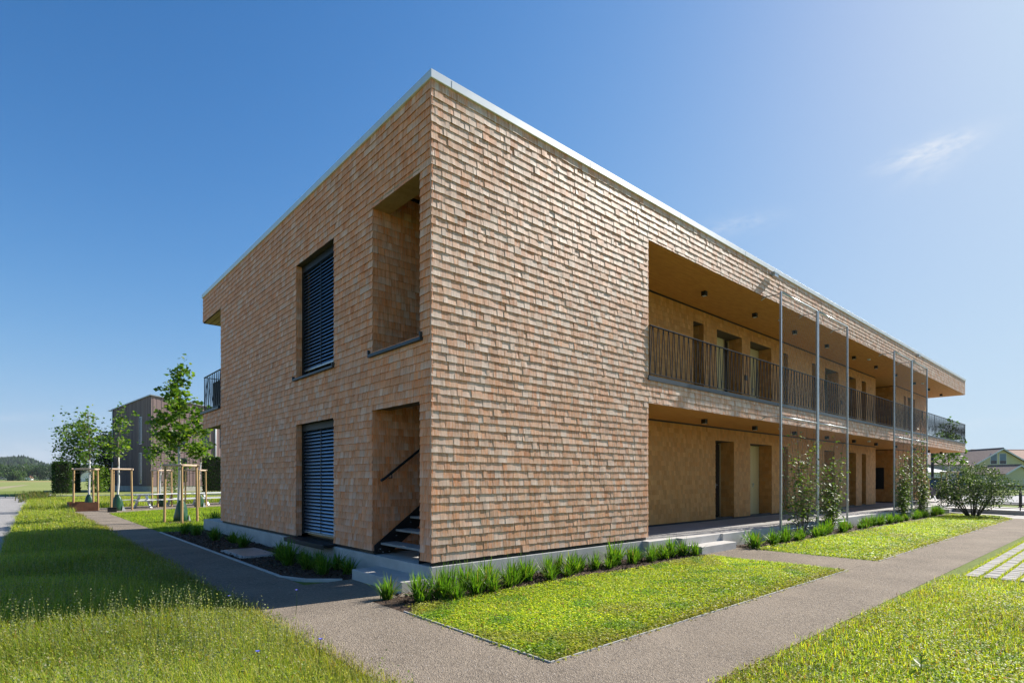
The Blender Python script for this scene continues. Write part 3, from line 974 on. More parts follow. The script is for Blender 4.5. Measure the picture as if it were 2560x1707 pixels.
def walkway_fittings():
    for zs, zh, nis in ((0.32, 2.70, NICHES_LO), (Z2 + 0.002, 6.01, NICHES_UP)):
        for a, b in nis:
            w = b - a
            if w > 1.0:
                glazed = round(a, 2) in (11.23, 11.15, 19.88, 31.97)
                cut = a + w * (0.76 if a != 11.151 else 0.55) if glazed else b - 0.021
                d = MB()
                d.box(a + 0.02, cut, YW + 0.44, YW + 0.49, zs + 0.01, zh - 0.02)
                do = d.build('entrance_door', M['door'], bld)
                if glazed:
                    g = MB()
                    g.box(cut + 0.05, b - 0.08, YW + 0.45, YW + 0.47, zs + 0.06, zh - 0.06)
                    g.build('door_glass', M['glass'], do)
                    f = MB()
                    f.box(cut + 0.001, cut + 0.049, YW + 0.43, YW + 0.50, zs + 0.011, zh - 0.021)
                    f.box(b - 0.079, b - 0.02, YW + 0.431, YW + 0.501, zs + 0.012, zh - 0.022)
                    f.build('frame', M['frame'], do)
                hd = MB()
                hd.tube([(a + w * 0.7, YW + 0.44, zs + 1.05), (a + w * 0.7, YW + 0.38, zs + 1.05), (a + w * 0.63, YW + 0.38, zs + 1.05)], 0.011, 6)
                hd.box(a + w * 0.685, a + w * 0.715, YW + 0.43, YW + 0.4399, zs + 0.95, zs + 1.1)
                hd.build('handle', M['galv'], do)
            else:
                g = MB()
                g.box(a + 0.06, b - 0.06, YW + 0.45, YW + 0.47, zs + 0.06, zh - 0.06)
                wo = g.build('window', M['glass'], bld)
                f = MB()
                f.box(a + 0.01, a + 0.059, YW + 0.43, YW + 0.50, zs + 0.01, zh - 0.02)
                f.box(b - 0.059, b - 0.01, YW + 0.431, YW + 0.501, zs + 0.01, zh - 0.02)
                f.build('frame', M['frame'], wo)
    # cube lamps and smoke detectors below both ceilings
    lm = None
    xs = [8.94, 11.8, 14.66, 17.5, 20.39, 23.19, 26.1, 29.36, 32.2, 35.1]
    for zc in (Z3 - 0.013, Z1 - 0.001):
        for x in xs:
            if lm is None:
                b = MB()
                b.box(-0.058, 0.058, -0.058, 0.058, -0.115, 0.0)
                lo = b.build('ceiling_lamp', M['black'], bld)
                b2 = MB()
                b2.box(-0.045, 0.045, -0.045, 0.045, -0.118, -0.1152)
                d2 = b2.build('diffuser', M['white_paint'], lo)
                lm = lo
            else:
                lo = copy_tree(lm, bld)
            lo.location = (x, 0.85, zc)
        for x in (13.0, 21.4, 29.9):
            b = MB()
            b.lathe([(0.0, -0.05), (0.045, -0.048), (0.06, -0.03), (0.06, 0.0)], 14, (x, 0.62, zc))
            b.build('smoke_detector', M['white_paint'], bld, smooth=True)
    # doorbell boxes and the black letter box panel in the recess
    for x, z in ((12.98, 4.7), (21.6, 4.7)):
        b = MB()
        b.box(x, x + 0.13, YW - 0.02, YW + 0.0, z, z + 0.16)
        b.build('doorbell_panel', M['black'], bld)
    b = MB()
    b.box(ALC[1] - 0.04, ALC[1] - 0.012, 2.25, 2.95, 1.02, 2.15)
    b.build('letter_box_panel', M['black'], bld)
    # small outlet on the fascia
    for x in (11.0, 25.9):
        b = MB()
        b.box(x - 0.11, x + 0.11, -0.115, -0.03, 7.02, 7.10)
        b.box(x - 0.15, x + 0.15, -0.125, -0.03, 7.10, 7.13)
        b.build('overflow_spout', M['galv'], bld)


walkway_fittings()


def railing(p, q, zlo, zhi, near_limit, name='railing'):
    """a steel railing of leaning flat bars between two rails, one part of the building"""
    p, q = Vector((*p, 0)), Vector((*q, 0))
    L = (q - p).length
    d = (q - p) / L
    r = MB()
    r.beam((*p.xy, zhi), (*q.xy, zhi), 0.045, 0.014)
    r.beam((*p.xy, zlo), (*q.xy, zlo), 0.03, 0.012)
    x = 0.0
    while x <= L + 0.01:
        a = p + d * min(x, L)
        r.beam((a.x, a.y, zlo - 0.06), (a.x, a.y, zhi), 0.018, 0.012, up=(d.x, d.y, 0))
        x += 2.4
    ro = r.build(name, M['dark_steel'], bld)
    rest = MB()
    n = int(L / 0.098)
    cnt = 0
    meshes = {}
    for k in range(n):
        u = (k + 0.5) * L / n
        lean = (0.044, -0.044)[k % 2] * (1, 0.75, 1, 0.5, 0.9)[k % 5]
        a = p + d * (u - lean)
        b = p + d * (u + lean)
        far = (a - Vector((CAMX, CAMY, 0))).length
        if far < near_limit and cnt < 200:
            key = round(lean, 3)
            if key not in meshes:
                m = MB()
                m.beam(Vector((-lean * d.x, -lean * d.y, zlo)), Vector((lean * d.x, lean * d.y, zhi)), 0.014, 0.008, up=(d.x, d.y, 0))
                me = bpy.data.meshes.new('baluster')
                me.from_pydata(m.v, [], m.f)
                me.update()
                me.materials.append(M['dark_steel'])
                meshes[key] = me
            o = bpy.data.objects.new('baluster', meshes[key])
            COL.objects.link(o)
            o.parent = ro
            o.location = (p + d * u)
            cnt += 1
        else:
            rest.beam((a.x, a.y, zlo), (b.x, b.y, zhi), 0.014, 0.008, up=(d.x, d.y, 0))
    if rest.v:
        o = rest.build('balusters', M['dark_steel'], ro)
        o['kind'] = 'stuff'


railing((LOG + 0.03, -0.005), (LX - 0.15, -0.005), 3.70, 4.68, 26.0)
railing((LX - 0.15, 0.02), (LX - 0.15, 4.5), 3.70, 4.68, 0.0)
railing((0.03, LYB + 0.06), (0.03, 12.75), 3.70, 4.70, 30.0)
railing((0.03, 12.76), (2.5, 12.76), 3.70, 4.70, 0.0)
scr = MB()
scr.box(0.10, 0.14, LYB + 0.04, 12.05, 3.66, 4.45)
scr.build('privacy_screen', M['black'], bld)


# ------------------------------------------------------------------ trellises in front of the walkway
def trellis(x0, label):
    t = thing('climbing_trellis', label, 'trellis', (x0, -0.5, 0), 0, 'steel trellises with climbing plants')
    span, zt = 2.47, 6.36
    posts = [0.0, span - 0.035, span + 0.035, 2 * span]
    for x in posts:
        p = MB()
        p.beam((x, 0, 0.0), (x, 0, zt), 0.05, 0.05, up=(0, 1, 0))
        p.build('post', M['galv'], t, bevel=0.004)
    for z in (0.23, 3.15, zt):
        for a in (0, 1):
            r = MB()
            r.tube([(posts[2 * a], 0, z), (posts[2 * a + 1], 0, z)], 0.022, 8)
            r.build('rail', M['galv'], t, smooth=True)
    for x in (0.0, span, 2 * span):
        for z in (zt - 0.05, 3.17):
            b = MB()
            b.beam((x, 0.02, z), (x, 0.50, z + 0.02), 0.04, 0.012)
            b.tube([(x, 0.40, z), (x - 0.02, 0.50, z - 0.06)], 0.012, 5)
            b.build('bracket', M['galv'], t)
    w = MB()
    for a in (0, 1):
        xa, xb = posts[2 * a] + 0.03, posts[2 * a + 1] - 0.03
        W = xb - xa
        H = zt - 0.24
        sl = 0.55
        st = 0.11
        k = -int(H * sl / st)
        while k * st < W:
            for sgn in (1, -1):
                u0, u1 = k * st, k * st + H * sl
                a0, a1 = max(u0, 0), min(u1, W)
                if a1 > a0:
                    z0, z1 = 0.24 + (a0 - u0) / sl, 0.24 + (a1 - u0) / sl
                    f = (lambda u: xa + u) if sgn > 0 else (lambda u: xb - u)
                    w.tube([(f(a0), 0, z0), (f(a1), 0, z1)], 0.0012, 3, cap=False)
            k += 1
    o = w.build('wire_mesh', M['galv'], t)
    o['kind'] = 'stuff'
    return t


trellis(10.33, 'galvanised steel trellis nearest the camera, standing before the open walkway')
trellis(20.37, 'galvanised steel trellis farther along the walkway, before the recess and the letter boxes')


# ------------------------------------------------------------------ leaves and blades
def diamonds(P, D, S, L, W, C, fold=0.35):
    """folded diamond leaves: P base points, D directions, S side vectors, L length, W half width, C colours"""
    n = len(P)
    D = D / np.linalg.norm(D, axis=1, keepdims=True)
    S = S - D * np.sum(S * D, axis=1, keepdims=True)
    S = S / (np.linalg.norm(S, axis=1, keepdims=True) + 1e-9)
    Nn = np.cross(D, S)
    L = L[:, None]; W = W[:, None]
    mid = P + D * L * 0.45
    a = mid + S * W + Nn * W * fold
    b = mid - S * W + Nn * W * fold
    tip = P + D * L
    V = np.stack([P, a, tip, b], 1).reshape(-1, 3)
    base = np.arange(n)[:, None] * 4
    F = np.concatenate([base + np.array([[0, 1, 2]]), base + np.array([[0, 2, 3]])], 0)
    Cc = np.repeat(C, 4, axis=0)
    return V, F, Cc


def blades(P, H, W, ang, lean, C, tipmul=(1.25, 1.15, 0.9)):
    """grass blades of three levels"""
    n = len(P)
    dx, dy = np.cos(ang), np.sin(ang)
    side = np.stack([-dy, dx, np.zeros(n)], 1) * (W / 2)[:, None]
    out = np.stack([dx, dy, np.zeros(n)], 1)
    m = P + out * (lean * H * 0.3)[:, None] + np.array([0, 0, 1.0]) * (H * 0.55)[:, None]
    t = P + out * (lean * H)[:, None] + np.array([0, 0, 1.0]) * (H * np.clip(1.0 - 0.25 * lean, 0.2, 1))[:, None]
    V = np.stack([P - side, P + side, m + side * 0.8, m - side * 0.8, t], 1).reshape(-1, 3)
    b = np.arange(n)[:, None] * 5
    F = np.concatenate([b + np.array([[0, 1, 2]]), b + np.array([[0, 2, 3]]), b + np.array([[3, 2, 4]])], 0)
    tc = C * np.array(tipmul)
    Cc = np.stack([C * 0.9, C * 0.9, C, C, tc], 1).reshape(-1, 3)
    return V, F, Cc


def join(parts):
    V, F, C, b = [], [], [], 0
    for v, f, c in parts:
        V.append(v); F.append(f + b); C.append(c)
        b += len(v)
    return np.concatenate(V), np.concatenate(F), np.concatenate(C)


def palette(n, cols, weights, jit=0.15):
    cols = np.array(cols)
    k = rng.choice(len(cols), n, p=np.array(weights) / sum(weights))
    return cols[k] * (1 + rng.uniform(-jit, jit, (n, 1)))


def vnoise(P, scale, seed=0):
    """cheap smooth patchiness 0..1"""
    x, y = P[:, 0] * scale + seed * 3.1, P[:, 1] * scale - seed * 1.7
    return 0.5 + 0.25 * (np.sin(x * 1.3 + 1.7 * np.sin(y * 0.9)) + np.sin(y * 1.7 + 1.3 * np.sin(x * 1.1 + 2.0)))


def inside(P, poly):
    x, y = P[:, 0], P[:, 1]
    r = np.zeros(len(P), bool)
    n = len(poly)
    for i in range(n):
        x0, y0 = poly[i]; x1, y1 = poly[(i + 1) % n]
        c = ((y0 > y) != (y1 > y)) & (x < (x1 - x0) * (y - y0) / (y1 - y0 + 1e-12) + x0)
        r ^= c
    return r


def scatter(poly, dens, margin=1.5, ragged=0.0):
    """random ground points in a polygon, kept where the lens or one a step aside could see them"""
    xs = [p[0] for p in poly]; ys = [p[1] for p in poly]
    A = (max(xs) - min(xs)) * (max(ys) - min(ys))
    n = int(A * dens)
    P = np.stack([rng.uniform(min(xs), max(xs), n), rng.uniform(min(ys), max(ys), n)], 1)
    P = P[inside(P, poly)]
    P = P + rng.normal(0, ragged, P.shape)
    dx, dy = P[:, 0] - CAMX, P[:, 1] - CAMY
    X = dx * math.cos(YAW) + dy * math.sin(YAW)
    D = -dx * math.sin(YAW) + dy * math.cos(YAW)
    ok = (np.abs(X) < D * 0.93 + margin) & (D > 2.8)
    return np.hstack([P[ok], np.zeros((ok.sum(), 1))])


YEL, GRN, DGR, STRAW, RUST = (0.44, 0.47, 0.035), (0.27, 0.37, 0.03), (0.11, 0.20, 0.02), (0.42, 0.38, 0.16), (0.30, 0.13, 0.035)


def rand_dirs(n, up=0.6):
    a = rng.uniform(0, 2 * np.pi, n)
    z = rng.uniform(-0.1, 1.0, n) * up
    return np.stack([np.cos(a), np.sin(a), z], 1)


def lawn(name, poly, dens_leaf, dens_blade, hl=0.045, hb=0.08, cols=(YEL, GRN, DGR, STRAW, RUST), w=(4, 4, 2, 0.5, 0.25), lsize=0.02, bw=0.005, edge=None):
    P = scatter(poly, dens_leaf, ragged=0.035)
    n = len(P)
    nz = vnoise(P, 1.6, 1)
    P[:, 2] = rng.uniform(0.0, 1, n) ** 0.7 * hl * (0.6 + 0.8 * nz) - 0.02
    C = palette(n, cols, w)
    C *= (0.9 + 0.55 * vnoise(P, 0.9, 5))[:, None]
    dry = np.clip(vnoise(P, 2.3, 9) * vnoise(P, 0.7, 4) * 3.2 - 1.0, 0, 0.45)[:, None]
    C = C * (1 - dry) + np.array([0.30, 0.25, 0.10]) * dry
    weed = (vnoise(P, 4.1, 12) > 0.80)[:, None]
    C = np.where(weed, C * np.array([0.62, 0.80, 0.9]), C)
    if edge is not None:                                       # reddish, thinner growth along the gravel
        e = np.exp(-np.abs(P[:, 1] - edge) / 0.16)
        C = C * (1 - 0.55 * e[:, None]) + np.array([0.24, 0.13, 0.035]) * (0.55 * e)[:, None]
    s = rng.uniform(0.6, 1.5, n) * lsize
    D = rand_dirs(n, 0.35)
    parts = [diamonds(P, D, np.stack([-D[:, 1], D[:, 0], rng.normal(0, 0.35, n)], 1), s, s * 0.42, C)]
    B = scatter(poly, dens_blade, ragged=0.045)
    m = len(B)
    B[:, 2] = -0.03
    C = palette(m, cols, w) * (0.85 + 0.4 * vnoise(B, 1.1, 3))[:, None]
    parts.append(blades(B, rng.uniform(0.5, 1.3, m) * hb, rng.uniform(0.6, 1.4, m) * bw, rng.uniform(0, 6.283, m), rng.uniform(0.1, 0.9, m), C))
    V, F, C = join(parts)
    o = np_mesh(name, V, F, C, M['grass'])
    o['kind'] = 'stuff'
    return o


def build_lawns():
    lawn('grass', [(-0.98, -3.29), (6.18, -3.31), (6.18, -0.85), (3.0, -0.8), (-0.75, -0.72), (-0.98, -1.1)], 6500, 1100, hb=0.07, edge=-3.3, lsize=0.023)
    lawn('grass', [(-0.44, -9.0), (6.82, -9.0), (6.82, -4.62), (-0.44, -4.47)], 4200, 2600, hb=0.09, w=(5, 3.2, 2.4, 1.0, 0.8), edge=-4.5, bw=0.006)
    lawn('grass', [(7.82, -3.34), (24.6, -3.37), (26.8, -2.4), (26.5, -1.2), (7.82, -1.0)], 1900, 500, lsize=0.032, bw=0.009, edge=-3.35)
    lawn('grass', [(-1.18, 12.4), (8.5, 12.4), (8.5, 30.0), (1.2, 26.1), (-1.18, 24.2)], 300, 700, lsize=0.03, bw=0.012, hb=0.09, w=(1.2, 5, 4, 0.3, 0.1))


build_lawns()


def meadow():
    cols = ((0.36, 0.40, 0.05), (0.23, 0.33, 0.04), (0.11, 0.19, 0.03), (0.46, 0.42, 0.17), (0.36, 0.40, 0.18), (0.30, 0.15, 0.05))
    w = (4, 4, 2, 1.4, 2, 0.4)
    def band(poly, dens, hmin, hmax, bw, stalks, leafd, leafs):
        parts = []
        P = scatter(poly, dens)
        n = len(P)
        nz = vnoise(P, 0.8, 2)
        # shorter and sparser next to the gravel
        ed = np.clip((-2.3 - P[:, 0]) / 0.9, 0.05, 1) if poly[0][1] < 20 else np.ones(n)
        H = rng.uniform(hmin, hmax, n) * (0.55 + 0.7 * nz) * (0.35 + 0.65 * ed)
        P[:, 0] += (1 - ed) * rng.normal(0, 0.08, n)
        P[:, 2] = -0.03
        C = palette(n, cols, w) * (0.8 + 0.4 * vnoise(P, 1.3, 7))[:, None]
        redge = np.exp(-np.clip(-2.3 - P[:, 0], 0, 9) / 0.3) if poly[0][1] < 20 else np.zeros(n)
        C = C * (1 - 0.4 * redge[:, None]) + np.array([0.24, 0.15, 0.05]) * (0.4 * redge)[:, None]
        parts.append(blades(P, H, rng.uniform(0.6, 1.4, n) * bw, rng.uniform(0, 6.283, n), rng.uniform(0.1, 0.8, n), C))
        if leafd:
            Q = scatter(poly, leafd)
            m = len(Q)
            Q[:, 2] = rng.uniform(0, 0.75 * hmax, m) * (0.5 + 0.6 * vnoise(Q, 0.8, 2)) * np.clip((-2.3 - Q[:, 0]) / 0.7, 0.1, 1)
            s = rng.uniform(0.6, 1.4, m) * leafs
            parts.append(diamonds(Q, rand_dirs(m, 1.0), rng.normal(size=(m, 3)), s, s * 0.33, palette(m, cols, w)))
        if stalks:
            S = scatter(poly, stalks)
            S = S[vnoise(S, 1.7, 4) > 0.42]
            m = len(S)
            Hs = rng.uniform(0.75, 1.5, m) * hmax * np.clip((-2.2 - S[:, 0]) / 0.5, 0.3, 1)
            ang = rng.uniform(0, 6.283, m); ln = rng.uniform(0.02, 0.22, m)
            S[:, 2] = -0.03
            Cs = palette(m, ((0.20, 0.22, 0.09), (0.15, 0.19, 0.06), (0.30, 0.27, 0.13)), (3, 3, 1))
            parts.append(blades(S, Hs, np.full(m, bw * 0.8), ang, ln, Cs))
            k = 7
            f = np.tile(np.linspace(0.62, 1.0, k), m)
            Sr = np.repeat(S, k, 0); Hr = np.repeat(Hs, k); ar = np.repeat(ang, k); lr = np.repeat(ln, k)
            Pp = Sr.copy()
            Pp[:, 0] += np.cos(ar) * lr * Hr * f ** 2
            Pp[:, 1] += np.sin(ar) * lr * Hr * f ** 2
            Pp[:, 2] += Hr * f * np.clip(1 - 0.25 * lr, 0.2, 1)
            sz = rng.uniform(0.010, 0.022, m * k)
            parts.append(diamonds(Pp, rand_dirs(m * k, 1.5), rng.normal(size=(m * k, 3)), sz, sz * 0.4, palette(m * k, ((0.27, 0.29, 0.16), (0.20, 0.25, 0.12), (0.36, 0.34, 0.20)), (3, 3, 1.5))))
        V, F, C = join(parts)
        o = np_mesh('meadow_grass', V, F, C, M['grass'])
        o['kind'] = 'stuff'
    band([(-7.5, -4.2), (-2.27, -4.8), (-2.27, 0.0), (-7.5, 0.0)], 5600, 0.12, 0.36, 0.005, 150, 1700, 0.018)
    band([(-6.5, 0.0), (-2.27, 0.0), (-2.27, 4.0), (-6.0, 4.0)], 4600, 0.14, 0.36, 0.006, 90, 1000, 0.02)
    band([(-4.7, 4.0), (-2.27, 4.0), (-2.27, 12.0), (-4.5, 12.0)], 2800, 0.12, 0.32, 0.008, 40, 300, 0.03)
    band([(-4.5, 12.0), (-2.27, 12.0), (-2.3, 24.3), (-4.2, 26.0)], 1300, 0.14, 0.34, 0.012, 8, 200, 0.05)
    band([(-4.2, 26.0), (-2.4, 24.3), (-2.4, 28.6), (-1.2, 30.4), (9.0, 36.3), (9.0, 44.0), (-2.0, 47.0), (-3.6, 44.0)], 420, 0.18, 0.45, 0.025, 0, 0, 0.05)


meadow()


def pebbles():
    """loose grit lying on the near gravel"""
    parts = []
    P = np.vstack([scatter([(-2.3, -4.4), (8.0, -4.5), (8.0, -3.4), (-1.0, -3.35), (-1.0, -0.3), (-2.3, -0.3)], 420), scatter([(-2.3, -0.3), (-1.25, -0.3), (-1.25, 8), (-2.3, 8)], 200)])
    n = len(P)
    s = rng.uniform(0.002, 0.0065, n)
    oc = np.array([(1, 0, 0), (0, 1, 0), (-1, 0, 0), (0, -1, 0), (0, 0, 0.8)])
    a = rng.uniform(0, 6.283, n)
    ca, sa = np.cos(a), np.sin(a)
    V = np.empty((n, 5, 3))
    for i, q in enumerate(oc):
        V[:, i, 0] = P[:, 0] + (q[0] * ca - q[1] * sa) * s
        V[:, i, 1] = P[:, 1] + (q[0] * sa + q[1] * ca) * s * 0.8
        V[:, i, 2] = P[:, 2] + q[2] * s + 0.0005
    b = np.arange(n)[:, None] * 5
    F = np.concatenate([b + np.array([[i, (i + 1) % 4, 4]]) for i in range(4)], 0)
    C = np.repeat(palette(n, ((0.42, 0.37, 0.32), (0.28, 0.24, 0.21), (0.14, 0.12, 0.11), (0.55, 0.5, 0.45)), (3, 3, 2, 1)), 5, 0)
    o = np_mesh('gravel', V.reshape(-1, 3), F, C, M['stone'])
    o['kind'] = 'stuff'
    # bark chips on the planting beds
    P = np.vstack([scatter([(-1.18, 2.5), (-0.6, 1.6), (0.0, 1.55), (0.0, 12.2), (-1.18, 12.2)], 350), scatter([(-0.98, -0.9), (6.1, -0.9), (6.1, -0.02), (-0.6, -0.02)], 500), scatter([(7.8, -1.2), (20, -1.15), (20, -0.38), (7.8, -0.38)], 150)])
    n = len(P)
    P[:, 2] = rng.uniform(0, 0.02, n)
    s = rng.uniform(0.02, 0.06, n)
    C = palette(n, ((0.07, 0.04, 0.025), (0.12, 0.075, 0.045), (0.035, 0.022, 0.015), (0.22, 0.16, 0.11)), (4, 3, 3, 0.6))
    V, F, C = diamonds(P, rand_dirs(n, 0.35), rng.normal(size=(n, 3)), s, s * 0.25, C)
    o = np_mesh('bark_chips', V, F, C, M['stone'])
    o['kind'] = 'stuff'


pebbles()


# ------------------------------------------------------------------ clumps of sedge in the beds
def clump_mesh(seed, n=70, h=0.42, dark=False):
    r = np.random.default_rng(seed)
    V, F, C = [], [], []
    b = 0
    for k in range(n):
        a = r.uniform(0, 6.283)
        L = r.uniform(0.55, 1.15) * h
        out = r.uniform(0.15, 0.95) ** 1.1
        w = r.uniform(0.0055, 0.0105)
        bx, by = r.normal(0, 0.035, 2)
        c = np.array([(0.10, 0.21, 0.02), (0.15, 0.27, 0.025), (0.065, 0.15, 0.016), (0.21, 0.28, 0.035), (0.27, 0.22, 0.08)][r.choice(5, p=[.35, .3, .2, .1, .05])]) * r.uniform(0.85, 1.15)
        if dark:
            c = c * 0.9
        dx, dy = math.cos(a), math.sin(a)
        droop = r.uniform(0.3, 1.3) * out
        S = 5
        for i in range(S):
            t = i / (S - 1)
            rad = out * L * t * 0.8
            z = L * t * (1 - 0.25 * out) - droop * L * 0.42 * t ** 3
            ww = w * (1 - t) ** 0.6 * (0.7 + 0.6 * min(1, t * 3)) if i < S - 1 else 0.0006
            x, y = bx + dx * rad, by + dy * rad
            tw = 0.3 * math.sin(k + 2 * t)
            V += [(x - dy * ww, y + dx * ww, z + tw * ww), (x + dy * ww, y - dx * ww, z - tw * ww)]
            cc = c * (0.75 + 0.4 * t)
            C += [cc, cc]
        for i in range(S - 1):
            q = b + 2 * i
            F += [(q, q + 1, q + 3), (q, q + 3, q + 2)]
        b += 2 * S
    return np.array(V), np.array(F), np.array(C)


def clumps():
    protos = []
    def mk(seed, h, n):
        V, F, C = clump_mesh(seed, n, h)
        o = np_mesh('sedge_clump', V, F, C, M['leaf'])
        return o
    pool = [(mk(100 + i, 0.42, 120), False) for i in range(6)]
    small = [(mk(200 + i, 0.33, 85), False) for i in range(4)]
    used = set()
    def place(src, x, y, s, label, group):
        o = src
        if src.name in used:
            o = src.copy()
            COL.objects.link(o)
        used.add(src.name)
        o.location = (x, y, -0.01)
        o.rotation_euler = (0, 0, rnd.uniform(0, 6.28))
        s *= rnd.uniform(0.95, 1.3)
        o.scale = (s, s, s * rnd.uniform(0.85, 1.1))
        tag(o, label, 'plant', group)
    # front bed, sunlit
    g1 = 'sunlit sedge clumps in front of the plinth'
    front = [(-0.78, -0.15, 0.75), (-0.55, -0.55, 0.95), (-0.25, -0.62, 0.9), (0.0, -0.4, 0.9), (0.25, -0.7, 0.8), (0.35, -0.3, 1.0), (0.62, -0.55, 0.95), (0.75, -0.25, 1.05), (1.05, -0.5, 1.0), (1.45, -0.4, 0.95),
             (1.75, -0.62, 0.8), (1.95, -0.35, 1.0), (2.5, -0.4, 1.1), (3.05, -0.42, 0.85), (3.55, -0.4, 0.8), (3.75, -0.3, 1.0), (4.1, -0.42, 1.05), (4.75, -0.4, 0.9), (5.05, -0.5, 0.85), (5.35, -0.42, 0.9), (5.7, -0.5, 0.95), (5.95, -0.62, 0.7),
             (-0.1, -0.75, 0.6), (0.5, -0.75, 0.55), (0.9, -0.62, 0.6), (1.25, -0.3, 0.7), (1.6, -0.28, 0.75), (2.2, -0.55, 0.65), (2.3, -0.28, 0.8), (2.8, -0.3, 0.7), (3.3, -0.5, 0.6), (4.4, -0.3, 0.7), (4.55, -0.52, 0.55), (5.2, -0.28, 0.7)]
    for i, (x, y, s) in enumerate(front):
        lab = 'bright green sedge clump in the sunlit bed before the concrete plinth'
        if x > 2.2: lab = 'bright green sedge clump in the sunlit bed near the side path and the low step'
        if i == 0: lab = 'small sedge clump on its own at the edge of the concrete steps and gravel'
        place(pool[i % 6][0], x, y, s, lab, g1)
    # bed in the shade of the end wall
    g2 = 'shaded sedge clumps along the end wall'
    shade = [(-0.3, 2.0, 0.95), (-0.62, 2.25, 0.8), (-0.25, 2.55, 0.9), (-0.62, 2.9, 1.0), (-0.3, 3.2, 0.85), (-0.7, 3.6, 1.0), (-0.35, 3.75, 0.85), (-0.55, 4.35, 1.1), (-0.35, 4.9, 0.9), (-0.2, 5.5, 0.6),
             (-0.5, 6.9, 0.9), (-0.42, 8.0, 1.0), (-0.6, 8.9, 1.0), (-0.45, 9.6, 0.9), (-0.65, 10.6, 0.85), (-0.8, 11.3, 0.9), (-0.55, 11.9, 1.0)]
    for i, (x, y, s) in enumerate(shade):
        lab = 'dark green sedge clump in the shaded bed between the steps and the door sill' if y < 3.3 else 'dark green sedge clump in the shaded bed between door sill and flat cover' if y < 5 else 'dark green sedge clump in the shaded bed beyond the flat cover, towards the trees'
        place((pool + small)[i % 10][0], x, y, s, lab, g2)
    # bed along the walkway
    g3 = 'sedge clumps along the walkway'
    x = 8.0
    i = 0
    while x < 26.5:
        lab = 'green sedge clump in the bed along the walkway and the trellises'
        if x < 10.2: lab = 'green sedge clump between the low step and the near trellis'
        elif x < 15.4: lab = 'green sedge clump at the foot of the near trellis'
        elif x > 20.2: lab = 'green sedge clump at the foot of the far trellis or beyond it'
        else: lab = 'green sedge clump in the bed between the two trellises'
        if i == 0: lab = 'sedge clump beside the concrete step where the gravel meets the walkway'
        place((pool + small)[i % 10][0], x, -0.78 + rnd.uniform(-0.14, 0.14), rnd.uniform(0.75, 1.05), lab, g3)
        x += rnd.uniform(0.32, 0.55)
        i += 1
    for x, y in ((0.85, 12.95), (1.25, 13.1), (0.45, 13.3)):
        place(pool[1][0], x, y, 1.7, 'tall feathery grass clump behind the end of the concrete plinth', 'tall grass clumps behind the plinth end')


clumps()


